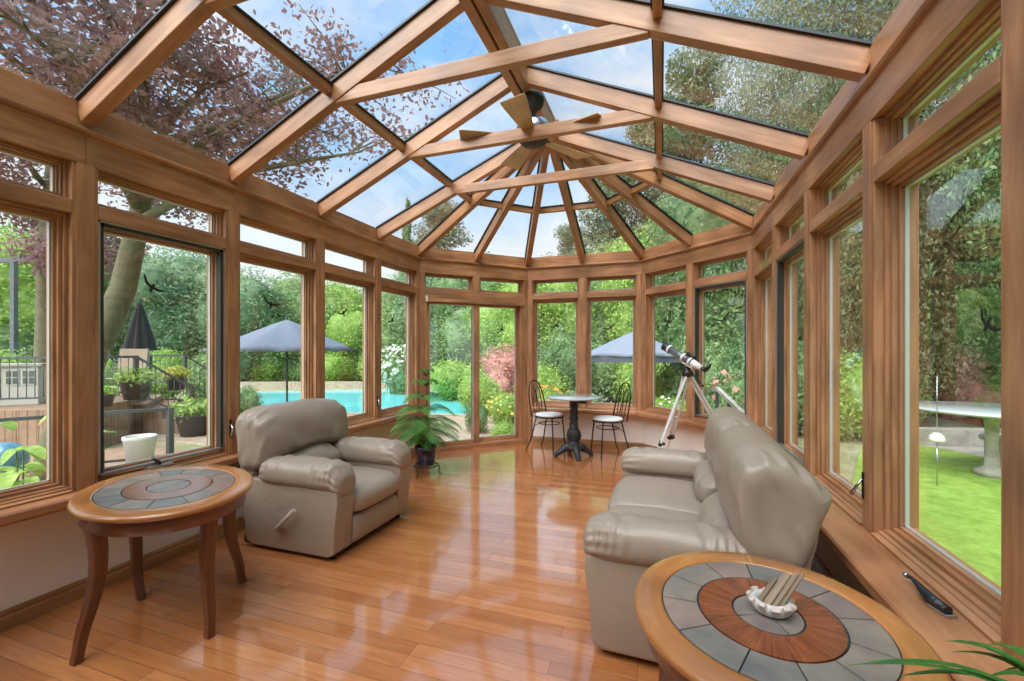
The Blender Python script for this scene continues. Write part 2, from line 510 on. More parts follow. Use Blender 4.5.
class Facet:
    """a wall segment of the conservatory: u runs along it, v points out, v = 0 is the room face of the posts"""
    def __init__(self, o, ang, ln):
        self.o = Vector((*o, 0)); self.d = Vector((math.cos(ang), math.sin(ang), 0))
        self.n = Vector((-math.sin(ang), math.cos(ang), 0)); self.len = ln
    def p(self, u, v, z):
        q = self.o + self.d * u + self.n * v
        return (q.x, q.y, z)
FA = Facet((0, Y0), R(90), L - Y0)
FB = Facet((0, L), R(45), S)
FC = Facet((Q, L + Q), 0, S)
FD = Facet((Q + S, L + Q), R(-45), S)
FE = Facet((W, L), R(-90), L - Y0)

def sweep(mb, F, prof, u0, u1, m0=0, m1=0, vert=False):
    n = len(prof); off = _g.uniform(0, 30)
    vs = []; gs = []
    for k in (0, 1):
        for v, z in prof:
            u = (u0 - m0 * v * T) if k == 0 else (u1 + m1 * v * T)
            vs.append(F.p(u, v, z))
            gs.append((z + off, u, v + off) if vert else (u + off, v + off, z))
    # prof goes counter-clockwise seen along +u
    fs = [tuple(range(n)), tuple(reversed(range(n, 2 * n)))] + [(i, n + i, n + (i + 1) % n, (i + 1) % n) for i in range(n)]
    mb.add(vs, fs, gs)

def rect(v0, v1, z0, z1):
    return [(v0, z0), (v1, z0), (v1, z1), (v0, z1)]

def fbox(mb, F, u0, u1, v0, v1, z0, z1, m0=0, m1=0, vert=False):
    sweep(mb, F, rect(v0, v1, z0, z1), u0, u1, m0, m1, vert)

def ray(px, py):
    d = Vector(((px - 512) / FPX, 1, (350 - py) / FPX))
    return Matrix.Rotation(YAW, 3, 'Z') @ d

def at(px, dist, z):
    """world point in the direction of a bearing, at a given forward distance and height"""
    d = Matrix.Rotation(YAW, 3, 'Z') @ Vector(((px - 512) / FPX, 1, 0))
    return Vector((EYE.x + d.x * dist, EYE.y + d.y * dist, z))

def floor_at(px, py, z=0):
    d = ray(px, py); k = (z - EYE.z) / d.z
    return EYE + d * k

# ------------------------------------------------------------------ the shell
Z_HEAD, Z_FASC, Z_EAVE = 2.33, 2.50, 2.66
Z_RAIL0, Z_RAIL1 = 2.052, 2.127
SLOPE = .451
APEX = (W / 2, L - S / 2)
DD = W / 2
SILL = {'A': .58, 'B': 0, 'C': .53, 'D': .53, 'E': .53}
PROT = {'A': .11, 'C': .17, 'D': .17, 'E': .185}

mb = MB()
out = .19
poly = [(-out, Y0), (W + out, Y0), (W + out, L + out * T), (Q + S + out * T, L + Q + out), (Q - out * T, L + Q + out), (-out, L + out * T)]
mb.prism(poly, -.12, 0)
o = mb.build('floor', MT['floor'], kind='structure')
tag(o, 'glossy honey-red hardwood plank floor of the sunroom')

def struct(mb, name, mat, label=None, parent=None, bevel=0):
    o = mb.build(name, mat, parent, bevel=bevel)
    if parent is None: o['kind'] = 'structure'
    if label: o['label'] = label
    return o

for nm, F, key, m0, m1 in (('left', FA, 'A', 0, 1), ('back', FC, 'C', 1, 1), ('back_right', FD, 'D', 1, 1), ('right', FE, 'E', 1, 0)):
    mb = MB(); fbox(mb, F, 0, F.len, .02, .19, 0, SILL[key] - .03, m0, m1)
    struct(mb, 'wall_' + nm, MT['wall'], 'low cream wall under the %s window sill' % nm.replace('_', ' '))
    mb = MB()
    sweep(mb, F, [(-.006, .0), (.02, 0), (.02, .092), (.008, .092), (.002, .082), (.002, .066), (-.004, .06)], 0, F.len, m0, m1)
    struct(mb, 'baseboard_' + nm, MT['base'])
mb = MB()
mb.prism([(-out, Y0 - .12), (W + out, Y0 - .12), (W + out, Y0), (-out, Y0)], 0, 2.6)
vs = [(-out, Y0, 2.6), (W + out, Y0, 2.6), (W / 2, Y0, 3.62), (-out, Y0 - .12, 2.6), (W + out, Y0 - .12, 2.6), (W / 2, Y0 - .12, 3.62)]
mb.add(vs, [(0, 1, 2), (3, 5, 4), (0, 3, 4, 1), (1, 4, 5, 2), (2, 5, 3, 0)])
struct(mb, 'wall_front', MT['wall'], 'house wall behind the camera')

# sills
_t = [0]
def trim(mb, mat, label=None, bevel=.003, parent=None):
    _t[0] += 1
    return struct(mb, 'trim_%d' % _t[0], mat, label, parent, bevel)
def sill_prof(key):
    z = SILL[key]; p = PROT[key]
    return [(-p, z - .045), (-p + .012, z - .058), (-.0, z - .058), (.15, z - .058), (.15, z), (-p + .008, z), (-p, z - .01)]
mb = MB(); sweep(mb, FA, sill_prof('A'), 0, FA.len - .05, 0, 1)
trim(mb, MT['sill'], 'long wooden sill behind the armchair and oval table')
mb = MB(); sweep(mb, FC, sill_prof('C'), .05, S, 1, 1)
trim(mb, MT['sill'], 'wooden sill behind the bistro table')
mb = MB(); sweep(mb, FD, sill_prof('D'), 0, S, 1, 1)
trim(mb, MT['sill'], 'wooden sill behind the telescope')
mb = MB(); sweep(mb, FE, sill_prof('E'), 0, FE.len, 1, 0)
trim(mb, MT['sill'], 'deep wooden sill behind the loveseat')

# posts
PW = .0575
def post(F, u, z0, z1):
    mb = MB()
    fbox(mb, F, u - PW, u + PW, 0, .15, z0, z1, vert=True)
    fbox(mb, F, u - PW + .018, u + PW - .018, -.007, .002, z0, z1, vert=True)
    return trim(mb, MT['frame'], 'stained wooden post between two windows')
ys = [L - M * k for k in range(1, 8)]           # module lines on the long walls
for y in ys[:6]:
    post(FA, y - Y0, SILL['A'], Z_HEAD)
    post(FE, L - y, SILL['E'], Z_HEAD)
post(FB, S / 2, Z_RAIL1 - .01, Z_HEAD)
post(FC, S / 2, SILL['C'], Z_HEAD)
post(FD, S / 2, SILL['D'], Z_HEAD)
def corner(F1, F2, z0, w=.07):
    mb = MB()
    a = [F1.p(F1.len - w, 0, 0), F1.p(F1.len, 0, 0), F2.p(w, 0, 0), F2.p(w, .16, 0), F2.p(-.16 * T, .16, 0), F1.p(F1.len - w, .16, 0)]
    mb.prism([(p[0], p[1]) for p in reversed(a)], z0, Z_HEAD)
    for F, u0, u1 in ((F1, F1.len - w + .012, F1.len - .012), (F2, .012, w - .012)):
        fbox(mb, F, u0, u1, -.006, .002, z0, Z_HEAD, vert=True)
    return trim(mb, MT['frame'], 'stained corner post where two glazed walls meet')
corner(FA, FB, 0); corner(FB, FC, 0); corner(FC, FD, SILL['C']); corner(FD, FE, SILL['D'])

# head fascia, bed moulding, eave plate
for F, m0, m1, cuts in ((FA, 0, 1, [y - Y0 for y in reversed(ys[:6])]), (FB, 1, 1, [S / 2]), (FC, 1, 1, [S / 2]), (FD, 1, 1, [S / 2]), (FE, 1, 0, [L - y for y in ys[:6]])):
    mb = MB()
    pts = [0] + cuts + [F.len]
    if F in (FB, FC, FD): pts = [0, F.len]
    for i in range(len(pts) - 1):
        a, b = pts[i] + (0 if i == 0 else .0008), pts[i + 1] - (0 if i == len(pts) - 2 else .0008)
        fbox(mb, F, a, b, -.006, .16, Z_HEAD, Z_FASC, m0 if i == 0 else 0, m1 if i == len(pts) - 2 else 0)
    trim(mb, MT['frame'], 'deep head beam above the windows', bevel=.002)
    mb = MB()
    sweep(mb, F, [(-.03, Z_FASC + .004), (-.022, Z_FASC - .008), (0, Z_FASC - .012), (.05, Z_FASC - .012), (.05, Z_FASC + .024), (-.012, Z_FASC + .024), (-.03, Z_FASC + .016)], 0, F.len, m0, m1)
    trim(mb, MT['frame'], 'moulding strip along the top of the head beam', bevel=.002)
    mb = MB()
    sweep(mb, F, [(-.004, Z_FASC + .02), (.17, Z_FASC + .02), (.17, Z_EAVE - .075), (-.004, Z_EAVE)], 0, F.len, m0, m1)
    trim(mb, MT['frame'], 'eave beam carrying the glass roof', bevel=.002)

# ------------------------------------------------------------------ windows
_w = [0]
def glazed(parent, F, u0, u1, z0, z1, fr, sash, v=.095, names=('sash', 'pane')):
    """frame + sash + spacer + glass filling an opening"""
    mb = MB()
    for (a, b, c, d, vt) in ((u0, u0 + fr, z0, z1, True), (u1 - fr, u1, z0, z1, True), (u0 + fr, u1 - fr, z0, z0 + fr, False), (u0 + fr, u1 - fr, z1 - fr, z1, False)):
        fbox(mb, F, a, b, .035, .15, c, d, vert=vt)
    mb.build('frame', MT['frame'], parent, bevel=.002)
    a0, a1, c0, c1 = u0 + fr, u1 - fr, z0 + fr, z1 - fr
    mb = MB()
    for k, (ww, va, vb) in enumerate(((sash * .55, .052, .14), (sash, .072, .13))):
        e = .0005 * k
        for (a, b, c, d, vt) in ((a0, a0 + ww, c0, c1, True), (a1 - ww, a1, c0, c1, True), (a0 + ww, a1 - ww, c0, c0 + ww, False), (a0 + ww, a1 - ww, c1 - ww, c1, False)):
            fbox(mb, F, a, b, va + e, vb - e, c, d, vert=vt)
    mb.build(names[0], MT['frame'], parent, bevel=.0015)
    a0 += sash; a1 -= sash; c0 += sash; c1 -= sash
    mb = MB(); sp = .007
    for (a, b, c, d) in ((a0, a0 + sp, c0, c1), (a1 - sp, a1, c0, c1), (a0, a1, c0, c0 + sp), (a0, a1, c1 - sp, c1)):
        fbox(mb, F, a, b, v - .007, v + .007, c, d)
    mb.build('glazing_bead', MT['spacer'], parent)
    mb = MB(); fbox(mb, F, a0, a1, v - .003, v + .003, c0, c1)
    mb.build(names[1], MT['glass'], parent)
    return a0, a1, c0, c1

def window(F, u0, u1, key, style='plain', latch=0, label='tall window with a narrow light above'):
    _w[0] += 1
    e = empty('window_%d' % _w[0]); e['kind'] = 'structure'; e['label'] = label
    z0 = SILL[key]
    # rail between window and transom light
    mb = MB(); fbox(mb, F, u0, u1, -.004, .15, Z_RAIL0, Z_RAIL1)
    mb.build('transom_rail', MT['frame'], e, bevel=.004)
    # stepped stool under the sash
    mb = MB(); sweep(mb, F, [(-.012, z0 + .002), (.1, z0 + .002), (.1, z0 + .034), (.03, z0 + .034), (.03, z0 + .024), (.012, z0 + .022), (.012, z0 + .014), (-.012, z0 + .010)], u0, u1)
    mb.build('stool', MT['frame'], e, bevel=.002)
    glazed(e, F, u0, u1, z0 + .02, Z_RAIL0, .016, .028)
    glazed(e, F, u0, u1, Z_RAIL1, Z_HEAD, .014, .016, names=('transom_sash', 'transom_pane'))
    if style == 'screen':
        mb = MB(); a, b, c, d = u0 + .0, u1 - .0, z0 + .05, Z_RAIL0
        fbox(mb, F, a, a + .012, .004, .034, c, d); fbox(mb, F, b - .012, b, .004, .034, c, d)
        fbox(mb, F, a, b, .004, .034, c, c + .012); fbox(mb, F, a, b, .004, .034, d - .012, d)
        mb.build('screen_frame', MT['alu'], e, label='thin grey aluminium screen frame')
        mb = MB()
        fbox(mb, F, a + .012, a + .03, .01, .07, c, d); fbox(mb, F, b - .03, b - .012, .01, .07, c, d)
        fbox(mb, F, a + .012, b - .012, .01, .07, d - .03, d - .012)
        mb.build('screen_channel', MT['dark'], e, label='dark bronze channel around the screen')
        # folding crank operator at the bottom rail
        um = (u0 + u1) / 2 - (.05 if F is FA else 0)
        mb = MB(); fbox(mb, F, um - .09, um + .05, -.035, .02, z0 + .03, z0 + .045)
        mb.build('crank_base', MT['alu'], e, bevel=.004)
        mb = MB(); mb.tube([F.p(um - .02, -.01, z0 + .045), F.p(um - .025, -.012, z0 + .062), F.p(um - .05, -.03, z0 + .075), F.p(um - .085, -.055, z0 + .10)], [.013, .012, .007, .009], 8)
        mb.build('crank_handle', MT['black'], e)
    if latch:
        ul = (u1 + .03) if latch > 0 else (u0 - .03)
        zc = z0 + .19
        mb = MB(); fbox(mb, F, ul - .009, ul + .009, -.012, 0, zc - .06, zc + .06)
        mb.build('latch_plate', MT['black'], e, bevel=.003)
        mb = MB(); mb.tube([F.p(ul, -.01, zc + .03), F.p(ul, -.03, zc + .0), F.p(ul - .02 * latch, -.045, zc - .05)], [.006, .006, .008], 8)
        mb.build('latch_lever', MT['steel'], e)
    return e

edges_A = [L - .07] + ys                     # from the octagon towards the camera
for k in range(7):
    y1 = edges_A[k] - (0 if k == 0 else PW)
    y0 = (edges_A[k + 1] + PW) if k < 6 else Y0
    st = 'screen' if k == 3 else 'plain'
    window(FA, y0 - Y0, y1 - Y0, 'A', st, latch=1 if k in (1, 2, 3) else 0, label='tall fixed window in the long wall behind the armchair' if k != 3 else 'casement window with screen and crank above the oval table')
    st = 'screen' if k == 1 else 'plain'
    window(FE, L - y1, L - y0, 'E', st, latch=1 if k == 2 else 0, label='tall window in the wall behind the loveseat')
for F, key in ((FC, 'C'), (FD, 'D')):
    window(F, .07, S / 2 - PW, key, label='tall window behind the %s' % ('bistro table' if key == 'C' else 'telescope tube'))
    window(F, S / 2 + PW, S - .07, key, 'screen' if key == 'D' else 'plain', label='tall window beside the %s' % ('bistro chair' if key == 'C' else 'telescope'))

# ------------------------------------------------------------------ sliding door on facet B
door = empty('door_1'); door['kind'] = 'structure'; door['label'] = 'two-panel sliding glass door with wooden stiles'
mb = MB()
fbox(mb, FB, .07, S - .07, -.004, .15, Z_RAIL0, Z_RAIL1)
mb.build('transom_rail', MT['frame'], door, bevel=.004)
for a, b in ((.07, S / 2 - PW), (S / 2 + PW, S - .07)):
    glazed(door, FB, a, b, Z_RAIL1, Z_HEAD, .014, .016, names=('transom_sash', 'transom_pane'))
mb = MB()
fbox(mb, FB, .07, .10, -.004, .15, .0, Z_RAIL0, vert=True)
fbox(mb, FB, S - .11, S - .07, -.004, .15, .0, Z_RAIL0, vert=True)
fbox(mb, FB, .10, S - .11, -.004, .15, 1.985, Z_RAIL0)
fbox(mb, FB, .06, S - .06, -.03, .17, .0, .055)
mb.build('door_frame', MT['frame'], door, bevel=.003)
mb = MB(); fbox(mb, FB, .07, S - .07, -.028, -.004, 1.96, 2.0)
mb.build('track_cover', MT['frame'], door, bevel=.003)
def door_leaf(u0, u1, v0, st0, st1, name):
    mb = MB(); z0, z1 = .055, 1.985
    fbox(mb, FB, u0, u0 + st0, v0, v0 + .04, z0, z1, vert=True); fbox(mb, FB, u1 - st1, u1, v0, v0 + .04, z0, z1, vert=True)
    fbox(mb, FB, u0 + st0, u1 - st1, v0, v0 + .04, z0, z0 + .055); fbox(mb, FB, u0 + st0, u1 - st1, v0, v0 + .04, z1 - .05, z1)
    lf = mb.build(name, MT['frame'], door, bevel=.003)
    mb = MB()
    a, b, c, d = u0 + st0, u1 - st1, z0 + .055, z1 - .05
    for (p, q, r_, s_) in ((a, a + .008, c, d), (b - .008, b, c, d), (a, b, c, c + .008), (a, b, d - .008, d)):
        fbox(mb, FB, p, q, v0 + .01, v0 + .03, r_, s_)
    mb.build('glazing_bead', MT['spacer'], lf)
    mb = MB(); fbox(mb, FB, a, b, v0 + .017, v0 + .023, c, d); mb.build('pane', MT['glass'], lf)
    return lf
door_leaf(.10, S / 2 + .05, .02, .04, .085, 'sliding_panel')
door_leaf(S / 2 - .04, S - .11, .08, .08, .045, 'fixed_panel')
mb = MB(); fbox(mb, FB, .075, .105, -.03, -.004, 1.955, 2.03)
tag(mb.build('door_sensor', MT['white_metal'], bevel=.004), 'small white sensor at the top corner of the sliding door frame', 'sensor')

# ------------------------------------------------------------------ glass roof
ceil = empty('ceiling'); ceil['kind'] = 'structure'; ceil['label'] = 'pitched glass roof on stained rafters'
ZB = 2.53                                         # underside of rafters at the wall
def rp(side, y, d, h=0):
    x = d if side == 'A' else W - d
    return Vector((x, y, ZB + SLOPE * d + h))
RH, RW = .13, .066
def rafter(p0, p1, w=RW):
    mb = MB(); up = Vector((0, 0, 1))
    h = RH * math.cos(math.atan(SLOPE))
    a = Vector(p0) + Vector((0, 0, RH / 2)); b = Vector(p1) + Vector((0, 0, RH / 2))
    mb.bar(a, b, w, h, e0=0.0, e1=.02)
    r_ = mb.build('rafter', MT['frame'], ceil, bevel=.004)
    mb = MB(); z = Vector((0, 0, RH / 2 + .004))
    mb.bar(a + z, b + z, w + .03, .012)
    mb.build('gasket', MT['seal'], r_)
apex = Vector((APEX[0], APEX[1], ZB + SLOPE * DD))
RY = ys[:6]                                       # rafters stand over the posts
for y in RY:
    for sd in 'AE':
        p1 = rp(sd, y, DD - .03)
        if y == RY[0]: p1 = apex.copy()
        rafter(rp(sd, y, 0), p1)
corners = [Vector((0, L, ZB)), Vector((Q, L + Q, ZB)), Vector((Q + S, L + Q, ZB)), Vector((W, L, ZB))]
for c in corners: rafter(c, apex)
for i in range(3):
    m_ = (corners[i] + corners[i + 1]) / 2
    rafter(m_, apex)
# ridge: twin beams with a slot
mb = MB()
for sx in (-1, 1):
    mb.bar((W / 2 + sx * .042, Y0, apex.z + .045), (W / 2 + sx * .042, APEX[1] - .02, apex.z + .045), .066, .17)
mb.build('ridge_beam', MT['frame'], ceil, bevel=.004)
mb = MB(); mb.bar((W / 2, Y0, apex.z + .145), (W / 2, APEX[1], apex.z + .145), .15, .02)
mb.build('ridge_cap', MT['frame'], ceil)
mb = MB(); mb.prism([(apex.x + .12 * math.cos(k * PI / 4 + R(22.5)), apex.y + .12 * math.sin(k * PI / 4 + R(22.5))) for k in range(8)], apex.z - .03, apex.z + .14)
mb.build('hub_block', MT['frame'], ceil, bevel=.006)
# tie beams
for y in (RY[0] + .03, RY[1], RY[2], RY[3], RY[4]):
    mb = MB(); mb.bar((W / 2 - .975, y, 2.985), (W / 2 + .975, y, 2.985), .052, .09)
    mb.build('tie_beam', MT['frame'], ceil, bevel=.004)
# purlins and panes
GZ = RH + .012
DP = .888
def pane(pts):
    mb = MB(); n = len(pts)
    vs = [Vector(p) for p in pts] + [Vector(p) + Vector((0, 0, .006)) for p in pts]
    mb.add(vs, [tuple(range(n)), tuple(reversed(range(n, 2 * n)))] + [(i, n + i, n + (i + 1) % n, (i + 1) % n) for i in range(n)])
    mb.build('roof_pane', MT['roof_glass'], ceil)
def purlin(a, b):
    d = (Vector(b) - Vector(a)).normalized()
    mb = MB(); zz = Vector((0, 0, RH - .035))
    mb.bar(Vector(a) + zz + d * RW / 2, Vector(b) + zz - d * RW / 2, .045, .06)
    p_ = mb.build('purlin', MT['frame'], ceil, bevel=.003)
    mb = MB(); mb.bar(Vector(a) + zz + Vector((0, 0, .036)) + d * RW / 2, Vector(b) + zz + Vector((0, 0, .036)) - d * RW / 2, .066, .01)
    mb.build('gasket', MT['seal'], p_)
for sd in 'AE':
    yy = [Y0] + list(reversed(RY))
    for i in range(len(yy) - 1):
        a, b = yy[i], yy[i + 1]
        bt = b if i < len(yy) - 2 else b + .038 * 1
        pane([rp(sd, a, -.15, GZ), rp(sd, b, -.15, GZ), rp(sd, b, DP, GZ), rp(sd, a, DP, GZ)])
        pane([rp(sd, a, DP, GZ), rp(sd, b, DP, GZ), rp(sd, b if i < len(yy) - 2 else APEX[1], DD, GZ), rp(sd, a, DD, GZ)])
        purlin(rp(sd, a, DP), rp(sd, b, DP))
    y4 = RY[0]; tt = DP / DD
    ya, yb = y4 + (APEX[1] - y4) * tt, L + (APEX[1] - L) * tt
    pane([rp(sd, y4, -.15, GZ), rp(sd, L + .06, -.15, GZ), rp(sd, yb, DP, GZ), rp(sd, ya, DP, GZ)])
    pane([rp(sd, ya, DP, GZ), rp(sd, yb, DP, GZ), Vector((apex.x, apex.y, apex.z + GZ))])
    purlin(rp(sd, ya, DP), rp(sd, yb, DP))
top = Vector((apex.x, apex.y, apex.z + GZ))
for F in (FB, FC, FD):
    for s0, s1 in ((0, .5), (.5, 1)):
        f = lambda s_, d, h=0: Vector(F.p(S / 2 + (s_ - .5) * 2 * (S / 2 - d * T), -d, ZB + SLOPE * d + h))
        pane([f(s0, -.15, GZ), f(s1, -.15, GZ), f(s1, DP, GZ), f(s0, DP, GZ)])
        pane([f(s0, DP, GZ), f(s1, DP, GZ), top])
        purlin(f(s0, DP), f(s1, DP))

# ================================================================== FURNITURE
def cube_grid(n):
    bm = bmesh.new(); bmesh.ops.create_cube(bm, size=2)
    bmesh.ops.subdivide_edges(bm, edges=bm.edges[:], cuts=n, use_grid_fill=True)
    return bm

def puff(name, center, half, p=4.0, n=12, warp=None, mat=None, parent=None, tilt=0, label=None):
    """stuffed upholstery form: a rounded block pushed about by warp(nx, ny, nz, pos)"""
    bm = cube_grid(n)
    c = Vector(center); rot = Matrix.Rotation(tilt, 3, 'Y')
    for v in bm.verts:
        x, y, z = v.co
        r = (abs(x) ** p + abs(y) ** p + abs(z) ** p) ** (1 / p)
        nx, ny, nz_ = x / r, y / r, z / r
        pos = Vector((nx * half[0], ny * half[1], nz_ * half[2]))
        if warp: pos = warp(nx, ny, nz_, pos)
        v.co = rot @ pos + c
    me = bpy.data.meshes.new(name); bm.to_mesh(me); bm.free()
    for f in me.polygons: f.use_smooth = True
    me.materials.append(mat)
    o = bpy.data.objects.new(name, me); C.objects.link(o)
    if parent: o.parent = parent
    s = o.modifiers.new('sub', 'SUBSURF'); s.levels = 1; s.render_levels = 1
    if label: o['label'] = label
    return o

def sm(a, b, x):
    t = max(0, min(1, (x - a) / (b - a))); return t * t * (3 - 2 * t)

def bolster(name, prof, a0, a1, axis, mat, parent, ex=6, m=34, k=44, warp=None, label=None):
    """upholstery roll: a closed profile swept along an axis with softly boxed ends"""
    P = [Vector((p[0], p[1], 0)) for p in prof]; n = len(P); pts = []
    for i in range(k):
        u = i / k * n; j = int(u); f = u - j
        p0, p1, p2, p3 = P[(j - 1) % n], P[j % n], P[(j + 1) % n], P[(j + 2) % n]
        pts.append(.5 * ((2 * p1) + (p2 - p0) * f + (2 * p0 - 5 * p1 + 4 * p2 - p3) * f * f + (3 * p1 - p0 - 3 * p2 + p3) * f ** 3))
    c = sum(pts, Vector()) / k
    vs = []; mid = (a0 + a1) / 2; hl = (a1 - a0) / 2
    cap = [.002, .10, .2, .3, .4, .5, .6, .69, .77, .84]
    st_ = [(-(1 - f ** ex) ** (1 / ex), f) for f in cap]
    ph0 = math.asin((1 - .88 ** ex) ** (1 / ex) ** 1) if False else math.acos(.88 ** (ex / 2))
    for i in range(m + 1):
        ph = -ph0 + 2 * ph0 * i / m
        st_.append((math.copysign(abs(math.sin(ph)) ** (2 / ex), ph), abs(math.cos(ph)) ** (2 / ex)))
    st_ += [((1 - f ** ex) ** (1 / ex), f) for f in reversed(cap)]
    m = len(st_) - 1
    for t, f in st_:
        for p in pts:
            q = c + (p - c) * f
            a = mid + hl * t
            pos = Vector((q.x, a, q.y)) if axis == 'y' else Vector((a, q.x, q.y))
            if warp:
                out_ = Vector(((p - c).x, 0, (p - c).y)) if axis == 'y' else Vector((0, (p - c).x, (p - c).y))
                out_.normalize()
                pos = warp(t, pos, out_, f)
            vs.append(pos)
    fs = [(i * k + j, i * k + (j + 1) % k, (i + 1) * k + (j + 1) % k, (i + 1) * k + j) for i in range(m) for j in range(k)]
    mb = MB(); mb.add(vs, fs, None, True)
    mb.f.append(list(range(k))); mb.smooth.append(True); mb.f.append([m * k + j for j in reversed(range(k))]); mb.smooth.append(True)
    o = mb.build(name, mat, parent, subsurf=1)
    bm = bmesh.new(); bm.from_mesh(o.data); bmesh.ops.recalc_face_normals(bm, faces=bm.faces[:]); bm.to_mesh(o.data); bm.free()
    if label: o['label'] = label
    return o

def seating(name, label, cat, loc, rz, n, width, group=None):
    t = thing(name, label, cat, loc, rz, group)
    hw = width / 2; lt = MT['leather']
    AT = .175; up = .02 if n == 1 else 0
    si = hw - AT
    mb = MB(); mb.box(.12, .86, -hw + .06, hw - .06, 0, .05)
    mb.build('plinth', MT['black'], t, bevel=.004)
    for s_ in (-1, 1):
        y0, y1 = sorted((s_ * (hw - AT), s_ * (hw - .006)))
        rx = .115 if n == 1 else 0
        poly = [(.09 + rx, .05), (.14 + rx, .028), (.88, .028), (.925, .05), (.935, .22), (.955, .36), (.95, .44), (.5, .45), (.24, .47), (.13 + rx, .50), (.07 + rx, .44), (.06 + rx, .25)]
        bm = MB(); k = len(poly)
        vs = [(x, y0, z) for x, z in poly] + [(x, y1, z) for x, z in poly]
        bm.add(vs, [tuple(range(k)), tuple(reversed(range(k, 2 * k)))] + [(i, k + i, k + (i + 1) % k, (i + 1) % k) for i in range(k)])
        o = bm.build('side_panel', lt, t, bevel=.022, seg=4)
        for f in o.data.polygons: f.use_smooth = True
        yc = s_ * (hw - .098)
        ap = [(yc + a, b + up) for a, b in ((-.112, .44), (-.120, .50), (-.10, .553), (-.045, .582), (.045, .582), (.10, .553), (.120, .50), (.112, .44), (.06, .405), (-.06, .405))]
        def aw(tt, pos, o_, f, s_=s_, yc=yc):
            fr = sm(.78, 1.0, tt)
            pos = pos.copy(); pos.z -= .045 * fr * (1 if n == 1 else .25)
            pos.z += .010 * (1 - tt * tt)
            yy = (pos.y - yc) / .118
            w_ = sm(.35, .95, tt) * sm(1.05, .9, tt) + sm(-.6, -.95, tt) * .8
            pos += o_ * (.0055 * math.sin(math.atan2(o_.z, o_.y) * 15) * w_)
            # short gathers where the roll turns under along the outer seam
            pos += o_ * (.004 * math.sin(tt * 47 + 2 * math.sin(tt * 9)) * sm(.2, .95, yy * s_) * sm(.46, .50, pos.z))
            pos += o_ * (.005 * math.sin(tt * 21 + yy * 2.5) * sm(.55, .59, pos.z) * sm(.97, .7, abs(tt)))
            return pos
        bolster('armrest', ap, .30 if n == 1 else .28, .965, 'x', lt, t, 5.5, 60, 44, aw)
    cw = 2 * si / n
    for i in range(n):
        y0 = -si + cw * i
        def sw(tt, pos, o_, f):
            up = max(0, o_.z)
            pos = pos + Vector((.018 * (1 - tt * tt) * max(0, o_.x), 0, .016 * (1 - tt ** 4) * up))
            pos += o_ * (.0035 * math.sin(pos.x * 55 + tt * 4) * sm(.55, .95, abs(tt)) * sm(1.0, .93, abs(tt)))
            return pos
        bolster('seat_cushion', [(.30, .26), (.31, .37), (.43, .403), (.60, .412), (.79, .412), (.91, .400), (.968, .358), (.972, .30), (.945, .252), (.85, .242), (.60, .24), (.40, .24)],
                y0 + .002, y0 + cw - .002, 'y', lt, t, 9, 30, 48, sw)
        def fw(tt, pos, o_, f):
            g = -.010 * math.exp(-(tt * 16) ** 2) * max(0, o_.x)
            return pos + Vector((g + .008 * (1 - tt * tt) * max(0, o_.x), 0, 0))
        bolster('footrest_panel', [(.80, .045), (.88, .04), (.93, .055), (.945, .11), (.945, .18), (.925, .228), (.86, .234), (.80, .23)], y0 + .006, y0 + cw - .006, 'y', lt, t, 14, 44, 36, fw)
    cb = 2 * (hw - .008) / n
    for i in range(n):
        y0 = -(hw - .008) + cb * i; yc = y0 + cb / 2
        def bw(tt, pos, o_, f):
            pos = pos.copy()
            front = sm(.10, .30, pos.x); low = sm(.68, .50, pos.z) * sm(.2, .8, f)
            pos.z += .115 * (1 - tt * tt) * low * front                       # arched lower edge over the lumbar roll
            pos.z -= .030 * abs(tt) ** 3 * sm(.70, .95, pos.z)
            pos.x += .030 * (1 - tt * tt) * sm(0, 1, o_.x)
            dz = pos.z - .46; ang = math.atan2(tt * cb / 2, dz + .02); r = math.hypot(tt * cb / 2, dz)
            pos += o_ * (.0085 * math.sin(ang * 17 + .6) * math.exp(-((r - .22) / .10) ** 2) * sm(.2, .8, o_.x) * sm(1, .9, abs(tt)))
            # short gathers along the end seam, running over the top edge
            w2 = sm(.66, .86, abs(tt)) * sm(.99, .93, abs(tt)) * sm(.1, .8, o_.z)
            pos += o_ * (.0085 * math.sin(pos.x * 85 + abs(tt) * 6) * w2 * sm(.3, .9, f))
            # long soft creases fanning down the end panels
            w3 = sm(.90, .98, abs(tt)) * sm(.25, .7, f)
            u_ = pos.x - .42 * (pos.z - .60)
            pos.y += math.copysign(1, tt) * (.0045 * math.cos(u_ * 60) + .009 * sm(.11, .125, u_)) * w3
            pos += o_ * (.0045 * math.sin(tt * 6 + pos.z * 26) + .003 * math.sin(pos.z * 70 + tt * 8) * sm(.62, .52, pos.z)) * sm(1, .93, abs(tt)) * sm(.3, .9, f)
            return pos
        BP = ([(.325, .50), (.355, .58), (.365, .70), (.36, .82), (.33, .90), (.27, .938), (.19, .928), (.11, .872), (.045, .81), (.028, .775), (.05, .69), (.09, .58), (.13, .49), (.22, .475)] if n > 1 else
              [(.335, .50), (.365, .58), (.372, .70), (.355, .82), (.31, .90), (.25, .935), (.18, .937), (.12, .930), (.072, .908), (.058, .84), (.065, .70), (.09, .57), (.12, .49), (.22, .475)])
        bolster('back_cushion', BP,
                y0 + .002, y0 + cb - .002, 'y', lt, t, 10 if n > 1 else 7, 72, 80, bw)
        def lw(tt, pos, o_, f):
            pos = pos.copy(); pos.z -= .045 * tt * tt * sm(.50, .60, pos.z); pos.x += .02 * (1 - tt * tt) * max(0, o_.x)
            return pos + o_ * (.003 * math.sin(tt * 14 + pos.z * 30))
